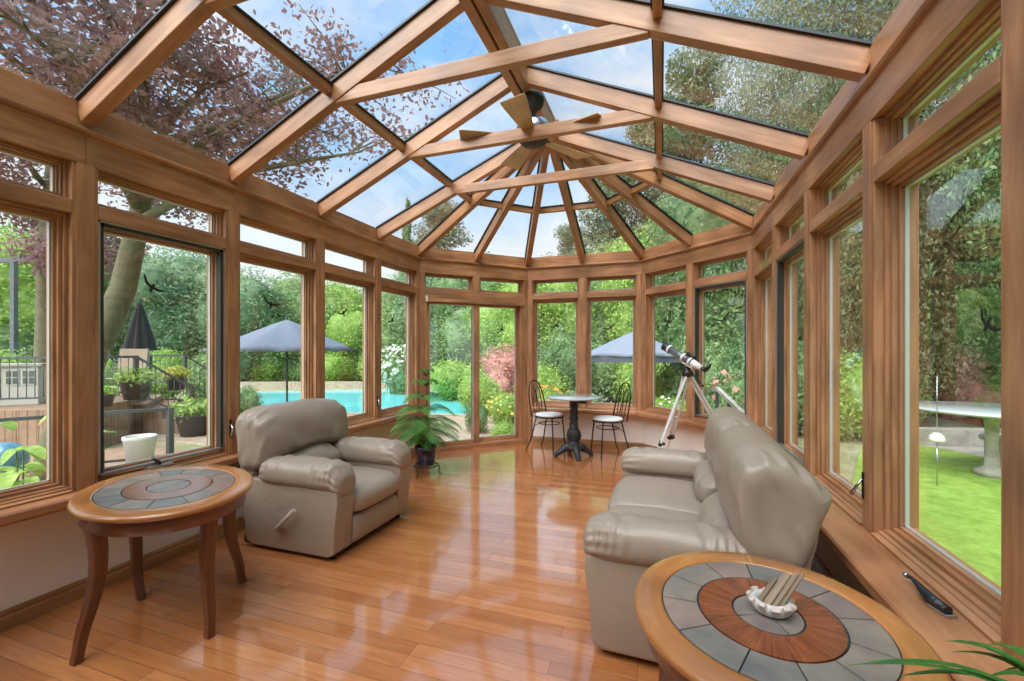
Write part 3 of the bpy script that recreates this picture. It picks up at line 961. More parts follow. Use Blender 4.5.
        bolster('lumbar_cushion', [(.26, .37), (.39, .37), (.445, .42), (.445, .50), (.41, .575), (.35, .62), (.27, .60)], max(-si, yc - cw / 2) + .01, min(si, yc + cw / 2) - .01, 'y', lt, t, 4, 28, 30, lw)
    bolster('back_shell', [(.13, .10), (.22, .10), (.24, .40), (.20, .60), (.14, .70), (.06, .68), (.09, .50), (.10, .30)], -hw + .05, hw - .05, 'y', lt, t, 12, 16, 30)
    if n == 1:
        mb = MB(); mb.tube([(.50, -hw - .0, .17), (.51, -hw - .02, .175), (.56, -hw - .03, .225), (.655, -hw - .034, .315)], [.024, .021, .013, .014], 10)
        mb.build('recline_lever', plain('taupe_plastic', (.42, .36, .30), .4), t)
    for s_ in (-1, 1):
        mb = MB(); mb.tube([(.87, s_ * (hw - .07), 0), (.87, s_ * (hw - .07), .035)], .016, 10)
        mb.build('glide', MT['black'], t)
    return t

seating('recliner_armchair', 'taupe leather recliner armchair with a side lever, standing between oval table and potted plant', 'armchair', (.085, 2.645, 0), 0, 1, .87)
seating('loveseat', 'taupe leather two-seat sofa with pillow arms, backed against the deep wooden sill', 'sofa', (3.60, 2.70, 0), PI - R(1.6), 2, 1.64)

# ------------------------------------------------------------------ oval tables
def side_table(label, c, a, b, phi, zt, feet, loc_leg=.84, foot_w=.034):
    t = thing('side_table', label, 'table', (c[0], c[1], 0), phi, 'cherry end tables with slate inlay')
    def el(r, k, n, z):
        an = 2 * PI * k / n
        return (a * r * math.cos(an), b * r * math.sin(an), z)
    # rim: thick moulded edge
    n = 72
    prof = [(.775, zt - .004), (.775, zt), (.80, zt + .001), (.965, zt + .001), (.99, zt - .004), (1.0, zt - .013), (.992, zt - .024), (.965, zt - .030), (.90, zt - .034), (.70, zt - .034)]
    mb = MB(); vs = []; gs = []
    for r, z in prof:
        for k in range(n):
            vs.append(el(r, k, n, z)); gs.append((k / n * 2.6, r * .5, z))
    fs = [(i * n + k, (i + 1) * n + k, (i + 1) * n + (k + 1) % n, i * n + (k + 1) % n) for i in range(len(prof) - 1) for k in range(n)]
    mb.add(vs, fs, gs, True)
    tp = mb.build('top_rim', MT['table_rim'], t)
    # bed under the inlays (dark grout)
    mb = MB(); mb.add([el(.78, k, n, zt - .006) for k in range(n)] + [el(.78, k, n, zt - .030) for k in range(n)],
        [tuple(range(n)), tuple(reversed(range(n, 2 * n)))] + [(k, n + k, n + (k + 1) % n, (k + 1) % n) for k in range(n)])
    mb.build('grout_bed', MT['seal'], t)
    rnd = random.Random(int(a * 1000))
    def seg(mb, r0, r1, k0, k1, z0, z1, tone):
        m = 10; g = .0022
        top = []
        a0, a1 = 2 * PI * k0, 2 * PI * k1
        for i in range(m + 1):
            an = a0 + (a1 - a0) * i / m
            e = g / (r1 * (a + b) / 2) * (1 if i == 0 else -1 if i == m else 0)
            top.append((a * (r1 * math.cos(an + e)), b * (r1 * math.sin(an + e))))
        for i in range(m, -1, -1):
            an = a0 + (a1 - a0) * i / m
            e = g / (max(r0, .05) * (a + b) / 2) * (1 if i == 0 else -1 if i == m else 0)
            top.append((a * (r0 * math.cos(an + e)), b * (r0 * math.sin(an + e))))
        k = len(top)
        vs = [(x, y, z1) for x, y in top] + [(x, y, z0) for x, y in top]
        mb.add(vs, [tuple(range(k)), tuple(reversed(range(k, 2 * k)))] + [(i, k + i, k + (i + 1) % k, (i + 1) % k) for i in range(k)], [(tone, 0, 0)] * (2 * k))
    mb = MB(); cuts = [0, .08, .17, .25, .335, .43, .515, .60, .69, .78, .86, .93]
    for i, c0 in enumerate(cuts):
        c1 = cuts[(i + 1) % len(cuts)] + (1 if i == len(cuts) - 1 else 0)
        seg(mb, .505, .765, c0, c1, zt - .008, zt - .0005, rnd.random())
    mb.build('slate_ring', MT['slate'], t)
    mb = MB(); vs = []; gs = []
    for r in (.25, .49):
        for k in range(n):
            vs.append(el(r, k, n, zt)); gs.append((r * 1.2, k / n * 9, 0))
    mb.add(vs + [(x, y, zt - .008) for x, y, z in vs], [(k, n + k, n + (k + 1) % n, (k + 1) % n) for k in range(n)] +
        [(n + k, 3 * n + k, 3 * n + (k + 1) % n, n + (k + 1) % n) for k in range(n)] + [(k, (k + 1) % n, 2 * n + (k + 1) % n, 2 * n + k) for k in range(n)], gs + gs)
    mb.build('burl_band', MT['table_band'], t)
    mb = MB()
    for i in range(4): seg(mb, .004, .235, i / 4 + .06, (i + 1) / 4 + .06, zt - .008, zt - .0005, rnd.random() * .6 + .3)
    mb.build('centre_tiles', MT['slate'], t)
    # apron
    mb = MB(); vs = []; gs = []
    pr = [(.90, zt - .034), (.905, zt - .095), (.89, zt - .10), (.86, zt - .095), (.86, zt - .034)]
    for r, z in pr:
        for k in range(n): vs.append(el(r, k, n, z)); gs.append((k / n * 2.4, z, r))
    mb.add(vs, [(i * n + k, (i + 1) * n + k, (i + 1) * n + (k + 1) % n, i * n + (k + 1) % n) for i in range(len(pr) - 1) for k in range(n)], gs, True)
    mb.build('apron', MT['table_leg'], t)
    # sabre legs
    inv = Matrix.Rotation(-phi, 3, 'Z')
    for fx, fy in feet:
        f = inv @ Vector((fx - c[0], fy - c[1], 0))
        dr = f.normalized()
        an = math.atan2(f.y / b, f.x / a)
        tp_ = Vector((a * loc_leg * math.cos(an), b * loc_leg * math.sin(an), 0))
        path = []
        for s_ in [i / 12 for i in range(13)]:
            z = (zt - .036) * (1 - s_)
            pos = tp_.lerp(f, s_ ** 2.2) - dr * (.030 * math.sin(PI * min(1, s_ * 1.25)) if s_ < .8 else 0) * 1.0
            if s_ >= .8: pos = tp_.lerp(f, s_ ** 2.2)
            path.append(Vector((pos.x, pos.y, z)))
        mb = MB(); side = Vector((-dr.y, dr.x, 0)); vs = []; gs = []
        off = rnd.uniform(0, 9)
        for i, p_ in enumerate(path):
            s_ = i / 12; w_ = .058 * (1 - s_) + foot_w * s_; d_ = .062 * (1 - s_) + foot_w * s_
            if s_ > .93: w_ *= 1.06; d_ *= 1.1
            for q1, q2 in ((-1, -1), (1, -1), (1, 1), (-1, 1)):
                vs.append(p_ + side * (q1 * w_ / 2) + dr * (q2 * d_ / 2)); gs.append((p_.z + off, q1 * w_, q2 * d_))
        m = len(path)
        mb.add(vs, [(i * 4 + j, i * 4 + (j + 1) % 4, (i + 1) * 4 + (j + 1) % 4, (i + 1) * 4 + j) for i in range(m - 1) for j in range(4)] + [(3, 2, 1, 0), tuple((m - 1) * 4 + j for j in range(4))], gs)
        o = mb.build('leg', MT['table_leg'], t, bevel=.006, seg=3)
        for f_ in o.data.polygons: f_.use_smooth = True
    return t
ZT1, ZT2 = .645, .60
side_table('oval cherry table with slate inlay, in front of the crank window beside the armchair', (.59, 1.53), .478, .361, R(154), ZT1,
           [(.594, 1.158), (.961, 1.465), (.318, 1.57), (.672, 1.872)])
cx2, cy2 = 3.222, 1.377
side_table('cherry table with slate inlay beside the loveseat arm, carrying the stone bowl', (cx2, cy2), .388, .358, R(91), ZT2,
           [(cx2 - .30, cy2 + .14), (cx2 + .28, cy2 + .16), (cx2 - .26, cy2 - .24), (cx2 + .26, cy2 - .24)])

# bowl with sticks
bc = floor_at(771, 604, ZT2 + .02)
t = thing('scalloped_bowl', 'small scalloped stone bowl holding wooden sticks on the slate-inlaid table', 'bowl', (bc.x, bc.y, ZT2 + .0005), .3)
mb = MB()
mb.lathe([(.001, 0), (.036, 0), (.046, .006), (.052, .018), (.050, .032), (.044, .038), (.036, .034), (.032, .02), (.028, .012), (.001, .010)], 40)
mb.build('dish', MT['shell'], t)
mb = MB()
rb = random.Random(6)
for k in range(10):
    a = 2 * PI * k / 10 + rb.uniform(-.08, .08); rr = .046; w_ = rb.uniform(.016, .024); h_ = rb.uniform(.012, .022)
    p_ = Vector((rr * math.cos(a), rr * math.sin(a), .020))
    mb.bar(p_, p_ + Vector((.011 * math.cos(a), .011 * math.sin(a), h_)), w_, .014)
mb.build('scalloped_rim', MT['shell_pink'], t, bevel=.0035, seg=3)
SL = ('widest flat weathered stick leaning in the stone bowl', 'pale split stick beside the widest one in the stone bowl', 'thin stick leaning furthest out of the stone bowl', 'short brown stick low inside the stone bowl')
for k, (dx, dy, ln, w_) in enumerate(((-.008, .004, .112, .024), (.009, -.008, .122, .012), (.020, -.014, .126, .008), (-.024, .012, .088, .014))):
    mb_ = MB(); o_ = Vector((-.010 + dx, -.014 + dy, .016))
    mb_.bar(o_, o_ + Vector((.55, .30, .74)).normalized() * ln, w_, .0045, up=(-.3, -.2, 1))
    o = mb_.build('wooden_stick', MT['stick'], bevel=.0008)
    o.location = t.location
    tag(o, SL[k], 'stick', 'wooden sticks in the stone bowl')

# crank operator resting on the deep sill
cb_ = [floor_at(906, 574, SILL['E'] + .03), floor_at(918, 584, SILL['E'] + .024), floor_at(930, 598, SILL['E'] + .022), floor_at(948, 611, SILL['E'] + .016)]
t = thing('window_crank', 'dark metal window crank lying on the deep sill beside the slate-inlaid table', 'window crank', (cb_[3].x, cb_[3].y, SILL['E']))
mb = MB(); pv = [Vector((p.x - cb_[3].x, p.y - cb_[3].y, z)) for p, z in zip(cb_, (.026, .022, .022, .016))]
mb.tube([pv[0], pv[0].lerp(pv[1], .5) + Vector((0, 0, .006)), pv[1], pv[2], pv[3]], [.007, .006, .010, .017, .015], 12)
mb.build('arm', MT['castiron'], t)
mb = MB(); mb.ball(pv[0], .010)
mb.build('knob', MT['steel'], t)
mb = MB(); mb.bar(pv[2] - Vector((0, 0, .016)), pv[3] + (pv[3] - pv[2]) * .25 - Vector((0, 0, .010)), .034, .012)
mb.build('base_plate', MT['steel'], t, bevel=.004)

# ------------------------------------------------------------------ bistro set
bt = (1.905, 5.43)
t = thing('bistro_table', 'round grey stone-topped bistro table on an ornate cast iron pedestal', 'table', (*bt, 0))
mb = MB(); mb.lathe([(.001, .728), (.325, .728), (.343, .735), (.345, .745), (.338, .752), (.001, .752)], 64)
mb.build('table_top', MT['stone_top'], t)
mb = MB(); prof = [(.10, .09), (.125, .115), (.10, .14), (.072, .15), (.078, .165), (.07, .18), (.062, .20), (.075, .24), (.083, .28), (.074, .32), (.055, .35), (.062, .365), (.05, .38), (.043, .42), (.047, .50), (.043, .58), (.052, .63), (.06, .65), (.048, .66), (.055, .69), (.09, .715), (.12, .728)]
mb.lathe(prof, 28)
for k in range(4):          # rope twist and acanthus ribs
    mb.tube([(.046 * math.cos(k * PI / 2 + s_ * 5), .046 * math.sin(k * PI / 2 + s_ * 5), .39 + .24 * s_) for s_ in [i / 14 for i in range(15)]], .010, 8)
for k in range(8):
    a = k * PI / 4
    mb.tube([((.066 + .016 * math.sin(PI * s_)) * math.cos(a), (.066 + .016 * math.sin(PI * s_)) * math.sin(a), .19 + .15 * s_) for s_ in [i / 8 for i in range(9)]], [.004 + .007 * math.sin(PI * i / 8) for i in range(9)], 8)
mb.build('pedestal', MT['castiron'], t)
mb = MB(); mb.box(.035, .16, -.035, .035, .665, .715); mb.build('top_bracket', MT['castiron'], t, bevel=.006)
for k in range(4):
    a = k * PI / 2 + R(25)
    mb = MB(); cs, sn = math.cos(a), math.sin(a)
    pts = [(.02, .13), (.08, .125), (.12, .10), (.16, .070), (.195, .050), (.22, .034)]
    mb.tube([(r * cs, r * sn, z) for r, z in pts], [.050, .055, .046, .036, .032, .034], 12)
    mb.ball((.215 * cs, .215 * sn, .032), .031)
    for j in (-1, 0, 1):
        mb.ball(((.236) * cs - j * .018 * sn, .236 * sn + j * .018 * cs, .016), .0155, 8)
    mb.build('foot', MT['castiron'], t)

def bistro_chair(label, c, rz):
    t = thing('bistro_chair', label, 'chair', (*c, 0), rz, 'wire-backed bistro chairs')
    mb = MB(); mb.lathe([(.001, .452), (.16, .456), (.182, .463), (.186, .474), (.172, .488), (.12, .494), (.001, .496)], 36)
    mb.build('seat', MT['seat_white'], t)
    mb = MB(); mb.tube([(.186 * math.cos(k * PI / 18), .186 * math.sin(k * PI / 18), .452) for k in range(36)], .0095, 8, closed=True)
    mb.build('seat_ring', MT['iron'], t)
    for s_ in (-1, 1):
        mb = MB(); mb.tube([(.13, s_ * .115, .45), (.15, s_ * .125, .25), (.165, s_ * .135, 0)], .009, 8); mb.build('leg', MT['iron'], t)
        mb = MB(); mb.tube([(-.12, s_ * .12, .45), (-.16, s_ * .13, .28), (-.20, s_ * .15, .12), (-.255, s_ * .17, 0)], .009, 8); mb.build('leg', MT['iron'], t)
    mb = MB(); mb.tube([(.14 * math.cos(k * PI / 12), .14 * math.sin(k * PI / 12), .36) for k in range(24)], .006, 6, closed=True)
    for s_ in (-1, 1):
        mb.tube([(-.15, s_ * .126, .32), (-.12, s_ * .08, .35), (-.06, 0, .36)], .005, 6)
    mb.build('stretcher_ring', MT['iron'], t)
    def loop(hw_, z1, r, pinch=0):
        pts = []
        for i in range(25):
            u = i / 24; a = PI * u
            y = hw_ * math.cos(a) * (1 - pinch * (1 - math.sin(a)))
            z = .45 + (z1 - .45) * math.sin(a) ** .55
            x = -.165 - (z - .45) * .20
            pts.append((x, y, z))
        return pts
    mb = MB(); mb.tube(loop(.165, .915, 0), .009, 8); mb.build('back_hoop', MT['iron'], t)
    for hw_, z1, dy in ((.055, .84, -.055), (.055, .84, .055)):
        mb = MB(); mb.tube([(x, y + dy * (.4 + .6 * (z - .45) / .4), z) for x, y, z in loop(hw_, z1, 0)], .006, 8)
        mb.build('back_loop', MT['iron'], t)
    return t
bistro_chair('wire-backed bistro chair with white seat between sliding door and round table', (1.53, 5.66), R(-22))
bistro_chair('wire-backed bistro chair with white seat nearest the telescope', (2.31, 5.56), R(216))

# ------------------------------------------------------------------ telescope
th_ = Vector((3.20, 4.93, 1.10))
t = thing('telescope', 'grey refractor telescope on a white tripod behind the loveseat', 'telescope', (th_.x, th_.y, 0))
def loc(v): return Vector(v) - Vector((th_.x, th_.y, 0))
feet = [floor_at(649, 474), floor_at(744, 472), floor_at(668, 458)]
feet[2] = floor_at(664, 462)
for i, f in enumerate(feet):
    top_ = th_ + (f - th_).normalized() * .03; f = Vector((f.x, f.y, 0.0))
    d = (f - top_); sd = d.cross(Vector((0, 0, 1))).normalized()
    lg = MB()
    for s_ in (-1, 1):
        lg.bar(loc(top_ + sd * .034 * s_), loc(top_ + d * .68 + sd * .026 * s_), .020, .022)
    lo = lg.build('tripod_leg', MT['white_metal'], t, bevel=.003)
    lg = MB(); lg.bar(loc(top_ + d * .45), loc(f + Vector((0, 0, .012))), .018, .018); lg.build('lower_section', MT['white_metal'], lo, bevel=.002)
    lg = MB(); lg.bar(loc(top_ + d * .66), loc(top_ + d * .71), .066, .035); lg.ball(loc(top_ + d * .685 + Vector((.03, -.03, 0))), .018, 8)
    lg.build('leg_clamp', MT['black'], lo, bevel=.004)
    lg = MB(); lg.ball(loc(f + Vector((0, 0, .014))), .014, 8); lg.build('rubber_tip', MT['black'], lo)
mb = MB(); mb.lathe([(.001, -.05), (.045, -.05), (.055, -.035), (.055, .0), (.035, .02), (.028, .06), (.001, .07)], 24, loc(th_)); mb.build('mount_head', MT['black'], t)
mb = MB(); mb.tube([loc(th_ + Vector((-.01, 0, .02))), loc(th_ + Vector((-.09, -.02, .05))), loc(th_ + Vector((-.11, -.03, -.01)))], .007, 8)
mb.tube([loc(th_ + Vector((.05, -.03, -.02))), loc(th_ + Vector((.13, -.06, -.12)))], .007, 8)
mb.ball(loc(th_ + Vector((.14, -.065, -.135))), .015, 8)
mb.build('slow_motion_handle', MT['black'], t)
d0 = ray(664, 346); d1 = ray(701, 368)
ob_ = EYE + d0 * (4.78); tl_ = EYE + d1 * (4.42)
ax = (tl_ - ob_); u = ax.normalized()
mb = MB(); mb.tube([loc(ob_ + ax * .10), loc(ob_ + ax * .80)], .038, 24); mb.build('tube', MT['tubegrey'], t)
mb = MB(); mb.tube([loc(ob_), loc(ob_ + ax * .14)], .046, 24); mb.build('dew_shield', MT['black'], t, bevel=.003)
mb = MB(); mb.tube([loc(ob_ + ax * .14), loc(ob_ + ax * .19)], .050, 24); mb.build('front_ring', MT['white_metal'], t)
mb = MB(); mb.tube([loc(ob_ + ax * .78), loc(ob_ + ax * .90), loc(ob_ + ax * 1.02)], [.042, .036, .026], 20); mb.build('focuser', MT['white_metal'], t)
mb = MB(); mb.tube([loc(ob_ + ax * 1.0), loc(ob_ + ax * 1.12)], .02, 16)
mb.tube([loc(ob_ + ax * 1.10), loc(ob_ + ax * 1.12 + Vector((.02, 0, .035))), loc(ob_ + ax * 1.13 + Vector((.03, 0, .075)))], [.024, .021, .022], 14)
mb.build('eyepiece', MT['black'], t)
mb = MB(); mb.tube([loc(ob_ + ax * .62 + Vector((.01, 0, .06))), loc(ob_ + ax * .86 + Vector((.01, 0, .06)))], [.018, .014], 14)
mb.bar(loc(ob_ + ax * .75), loc(ob_ + ax * .75 + Vector((0, 0, .06))), .02, .02, up=(1, 0, 0))
mb.build('finder_scope', MT['black'], t)
mb = MB(); mb.tube([loc(ob_ + ax * .52), loc(ob_ + ax * .57)], .045, 20); mb.tube([loc(ob_ + ax * .70), loc(ob_ + ax * .75)], .045, 20)
mb.bar(loc(ob_ + ax * .5 - Vector((0, 0, .05))), loc(ob_ + ax * .78 - Vector((0, 0, .05))), .03, .02)
mb.bar(loc(th_ + Vector((0, 0, .05))), loc(ob_ + ax * .64 - Vector((0, 0, .04))), .03, .03, up=(1, 0, 0))
mb.build('cradle', MT['white_metal'], t, bevel=.002)

# ------------------------------------------------------------------ ceiling fan
fz = ZB + SLOPE * DD - .04
t = thing('ceiling_fan', 'ceiling fan with oak blades hanging from the ridge beam', 'ceiling fan', (W / 2 + .07, 3.36, fz))
mb = MB(); mb.lathe([(.001, 0), (.085, 0), (.09, -.03), (.075, -.08), (.04, -.11), (.016, -.12), (.016, -.20), (.001, -.20)], 28); mb.build('canopy', MT['castiron'], t)
mb = MB(); mb.lathe([(.001, -.18), (.05, -.18), (.11, -.205), (.135, -.24), (.14, -.29), (.125, -.32), (.001, -.325)], 36); mb.build('motor', MT['steel'], t)
mb = MB(); mb.lathe([(.001, -.32), (.12, -.32), (.115, -.355), (.085, -.38), (.001, -.39)], 36)
mb.build('lower_housing', MT['castiron'], t)
for k in range(5):
    a = R(-88 + 72 * k); cs, sn = math.cos(a), math.sin(a)
    def P_(r, s_, z): return (r * cs - s_ * sn, r * sn + s_ * cs, z)
    mb = MB(); pts = [(.14, .042), (.30, .062), (.50, .084), (.575, .088), (.585, .084)]
    pl = [(r, w_) for r, w_ in pts] + [(r, -w_) for r, w_ in reversed(pts)]
    n = len(pl); vs = []; gs = []
    for dz in (0, .007):
        for r, s_ in pl: vs.append(P_(r, s_, -.333 + dz + s_ * .2)); gs.append((r + k, s_, dz))
    mb.add(vs, [tuple(reversed(range(n))), tuple(range(n, 2 * n))] + [(i, (i + 1) % n, n + (i + 1) % n, n + i) for i in range(n)], gs)
    bl = mb.build('blade', MT['blade'], t, bevel=.002)
    mb = MB(); mb.bar(P_(.09, 0, -.315), P_(.22, 0, -.322), .03, .008); mb.build('blade_arm', MT['castiron'], bl)

# ------------------------------------------------------------------ plants indoors
pp = (.56, 4.13)
t = thing('plant_stand', 'low wire plant stand with short legs beside the armchair', 'plant stand', (*pp, 0))
mb = MB()
mb.tube([(.13 * math.cos(k * PI / 12), .13 * math.sin(k * PI / 12), .10) for k in range(24)], .006, 6, closed=True)
for k in range(4):
    mb.tube([(.13 * math.cos(k * PI / 4), .13 * math.sin(k * PI / 4), .10), (-.13 * math.cos(k * PI / 4), -.13 * math.sin(k * PI / 4), .10)], .004, 6)
mb.build('tray_ring', MT['iron'], t)
for k in range(3):
    a = k * 2 * PI / 3 + .4; cs, sn = math.cos(a), math.sin(a)
    mb = MB(); mb.tube([(.13 * cs, .13 * sn, .10), (.145 * cs, .145 * sn, .08), (.135 * cs, .135 * sn, .03), (.155 * cs, .155 * sn, .008)], .006, 6); mb.build('leg', MT['iron'], t)
t = thing('potted_norfolk_pine', 'drooping green norfolk pine in a navy pot on the wire stand', 'potted plant', (*pp, .107))
mb = MB(); mb.lathe([(.001, 0), (.085, 0), (.09, .01), (.115, .17), (.125, .175), (.125, .20), (.112, .20), (.108, .17), (.001, .168)], 32); mb.build('pot', MT['navy'], t)
mb = MB(); mb.lathe([(.108, .165), (.06, .175), (.001, .178)], 20); mb.build('soil', MT['soil'], t)
rnd = random.Random(11)
st = MB(); fo = MB()
st.tube([(0, 0, .16), (.01, 0, .4), (0, .01, .68), (.01, 0, .97)], [.010, .008, .006, .003], 8)
def needle_leaf(mb, p, d, ln, w_, up):
    s_ = d.cross(up)
    if s_.length < 1e-4: s_ = Vector((1, 0, 0))
    s_.normalize(); b_ = p + d * ln
    mb.add([p, p + d * ln * .45 + s_ * w_, b_, p + d * ln * .45 - s_ * w_], [(0, 1, 2, 3)])
tiers = [(.22, .24, 6, .0), (.30, .34, 7, .3), (.38, .40, 7, .1), (.46, .40, 7, .5), (.58, .33, 6, .2), (.70, .26, 5, .4), (.84, .15, 5, .0), (.94, .08, 4, .3)]
for z, rl, nb, ph in tiers:
    for k in range(nb):
        a = 2 * PI * (k + ph + rnd.uniform(-.15, .15)) / nb; ln = rl * rnd.uniform(.85, 1.12)
        cs, sn = math.cos(a), math.sin(a)
        pts = [Vector((ln * s_ * cs, ln * s_ * sn, z + .10 * math.sin(s_ * 2.1) - .17 * s_ * s_ * (ln / .4))) for s_ in [i / 9 for i in range(10)]]
        st.tube(pts, [.0035 - .0003 * i for i in range(10)], 5)
        for i in range(1, 10):
            d = (pts[i] - pts[i - 1]).normalized(); sd = Vector((-sn, cs, 0))
            tw = ln * .30 * math.sin(PI * min(1, (i / 9) * .75 + .2)) + .02
            for s2 in (-1, 1):
                for off in (0, .5):
                    b_ = pts[i - 1].lerp(pts[i], off)
                    dd = (sd * s2 * .9 + d * .55 + Vector((0, 0, -.32 - .2 * rnd.random()))).normalized()
                    for q_ in range(5):
                        u0_ = b_ + dd * tw * q_ / 5
                        for s3 in (-1, 1):
                            nd = (dd * .8 + dd.cross(Vector((0, 0, 1))).normalized() * s3 * .55 + Vector((0, 0, .15))).normalized()
                            needle_leaf(fo, u0_, nd, tw / 5 * 1.5 + .008, .0028, Vector((0, 0, 1)))
                    needle_leaf(fo, b_, dd, tw, .004, Vector((0, 0, 1)))
st.build('stem', MT['stem'], t)
fo.build('fronds', MT['norfolk'], t)

# trailing strap-leaf plant on the sill, just outside the lower corner
pc = Vector((3.69, 1.115, SILL['E']))
t = thing('strap_leaf_plant', 'glossy strap-leaved plant on the deep sill near the camera', 'potted plant', pc)
mb = MB(); mb.lathe([(.001, 0), (.04, 0), (.05, .08), (.053, .085), (.053, .10), (.047, .10), (.044, .08), (.001, .078)], 28); mb.build('pot', MT['navy'], t)
def strap(mb, pts, w_, fold=.25):
    n = len(pts); vs = []
    for i, p in enumerate(pts):
        d = (pts[min(i + 1, n - 1)] - pts[max(i - 1, 0)]).normalized()
        s_ = d.cross(Vector((0, 0, 1))).normalized(); u_ = s_.cross(d)
        ww = w_ * math.sin(PI * (.10 + .90 * i / (n - 1))) ** .6 if i < n - 1 else .0006
        vs += [p - s_ * ww + u_ * ww * fold, p, p + s_ * ww + u_ * ww * fold]
    fs = []
    for i in range(n - 1):
        for j in range(2): fs.append((i * 3 + j, i * 3 + j + 1, (i + 1) * 3 + j + 1, (i + 1) * 3 + j))
    mb.add(vs, fs, None, True)
rnd = random.Random(4)
crown = Vector((0, 0, .10))
tips = [(floor_at(848, 665, .645), .006), (floor_at(868, 662, .65), .008), (floor_at(900, 676, .63), .010), (floor_at(943, 641, .67), .009), (floor_at(950, 652, .655), .010), (floor_at(948, 640, .69), .008), (floor_at(985, 644, .69), .015), (floor_at(1012, 650, .69), .016), (floor_at(1000, 672, .66), .013), (floor_at(985, 678, .65), .012)]
for tp, w_ in tips:
    e_ = tp - pc
    pts = [crown.lerp(e_, s_) + Vector((0, 0, .045 * math.sin(PI * s_))) for s_ in [i / 9 for i in range(10)]]
    mb = MB(); strap(mb, pts, w_); mb.build('leaf', MT['house_leaf'], t)
for k in range(12):
    a = rnd.uniform(0, 2 * PI); ln = rnd.uniform(.07, .11)
    e_ = Vector((ln * math.cos(a) * .6 - .02, ln * math.sin(a), .14 + rnd.uniform(-.02, .07)))
    pts = [crown.lerp(e_, s_) + Vector((0, 0, .05 * math.sin(PI * s_))) for s_ in [i / 7 for i in range(8)]]
    mb = MB(); strap(mb, pts, .011); mb.build('leaf', MT['house_leaf'], t)

# ------------------------------------------------------------------ bird decals on the panes
bird_pts = [(-1, .42), (-.8, .36), (-.45, .06), (-.14, -.02), (-.05, .14), (0, .20), (.06, .13), (.12, .0), (.45, .0), (.8, .12), (1, .22), (.78, -.04), (.45, -.16), (.16, -.18), (.10, -.34), (.16, -.52), (.0, -.42), (-.14, -.50), (-.08, -.30), (-.16, -.16), (-.5, -.12), (-.8, .16)]
def decal(F, px, py, size, ang, where, v=.088):
    d = ray(px, py); n = F.n
    k = ((F.o + n * v) - EYE).dot(n) / d.dot(n)
    c = EYE + d * k
    e1 = F.d * math.cos(ang) + Vector((0, 0, 1)) * math.sin(ang)
    e2 = -F.d * math.sin(ang) + Vector((0, 0, 1)) * math.cos(ang)
    mb = MB(); m = len(bird_pts)
    size *= 1.32; vs = [e1 * x * size + e2 * y * size * 1.15 for x, y in bird_pts]; vs += [q_ - n * .0008 for q_ in vs]
    mb.add(vs, [tuple(range(m)), tuple(reversed(range(m, 2 * m)))] + [(i, m + i, m + (i + 1) % m, (i + 1) % m) for i in range(m)])
    o = mb.build('bird_decal', MT['decal']); o.location = c
    tag(o, 'black flying-bird silhouette stuck on ' + where, 'bird decal', 'bird silhouettes on the glass')
decal(FA, 153, 286, .062, R(-28), 'the crank window above the oval table')
decal(FA, 271, 303, .066, R(-12), 'the pane showing the open blue parasol')
decal(FA, 343, 312, .068, R(28), 'the second pane from the sliding door')
decal(FA, 392, 319, .066, R(50), 'the long-wall pane next to the sliding door')
decal(FB, 501, 329, .062, R(70), 'the clear panel of the sliding door')
decal(FC, 556, 325, .07, R(48), 'the pane between sliding door and bistro table post')
decal(FC, 610, 327, .07, R(35), 'the pane above the open garden parasol and bistro chair')
decal(FD, 668, 321, .066, R(75), 'the pane behind the telescope tube')
decal(FD, 724, 318, .066, R(40), 'the screened window behind the telescope eyepiece')
decal(FE, 988, 323, .045, R(-35), 'the big near pane overlooking the lawn')

# ================================================================== GARDEN
GZL = -.65
def grid_plane(name, x0, x1, y0, y1, z, mat, n=2, label=None, th=.05):
    mb = MB(); mb.box(x0, x1, y0, y1, z - th, z)
    return tag(mb.build(name, mat, kind='structure'), label)
grid_plane('terrain', -70, 70, -40, 90, GZL - .02, MT['terrain'], label='planted garden ground around the sunroom')
mb = MB(); lp = [(W + .75, -8), (22, -8), (22, 4.9), at(1120, 6.6, 0)[:2], at(1005, 7.5, 0)[:2], at(950, 8.4, 0)[:2], at(895, 9.2, 0)[:2], at(860, 8.6, 0)[:2], (W + .75, 5.0)]
mb.prism([tuple(p) for p in lp], GZL, GZL + .06)
tag(mb.build('lawn', MT['lawn'], kind='structure'), 'bright green lawn outside the near window')
grid_plane('gravel_strip', W + .2, W + .75, -8, 7, GZL + .05, MT['gravel'], label='gravel strip between sunroom and lawn')
grid_plane('patio', -9, W + 1.2, 6.6, 12.2, GZL + .012, MT['patio'], label='tan paved patio outside the sliding door')
mb = MB(); mb.box(-.19, W + .19, Y0 - 3, L, GZL - .05, -.12)
mb.prism([(-.19, L), (W + .19, L), (W + .19, L + .08), (Q + S + .08, L + Q + .19), (Q - .08, L + Q + .19), (-.19, L + .08)], GZL - .05, -.12)
tag(mb.build('foundation', MT['garden_stone'], kind='structure'), 'foundation wall beneath the sunroom')
# path beyond the lawn
mb = MB()
mb.prism([tuple(at(895, 9.2, 0)[:2]), tuple(at(950, 8.4, 0)[:2]), tuple(at(1005, 7.5, 0)[:2]), tuple(at(1120, 6.6, 0)[:2]), tuple(at(1150, 8.2, 0)[:2]), tuple(at(1005, 9.6, 0)[:2]), tuple(at(890, 11.4, 0)[:2])], GZL, GZL + .055)
tag(mb.build('garden_path', MT['garden_stone'], kind='structure'), 'grey-brown garden path beyond the lawn')

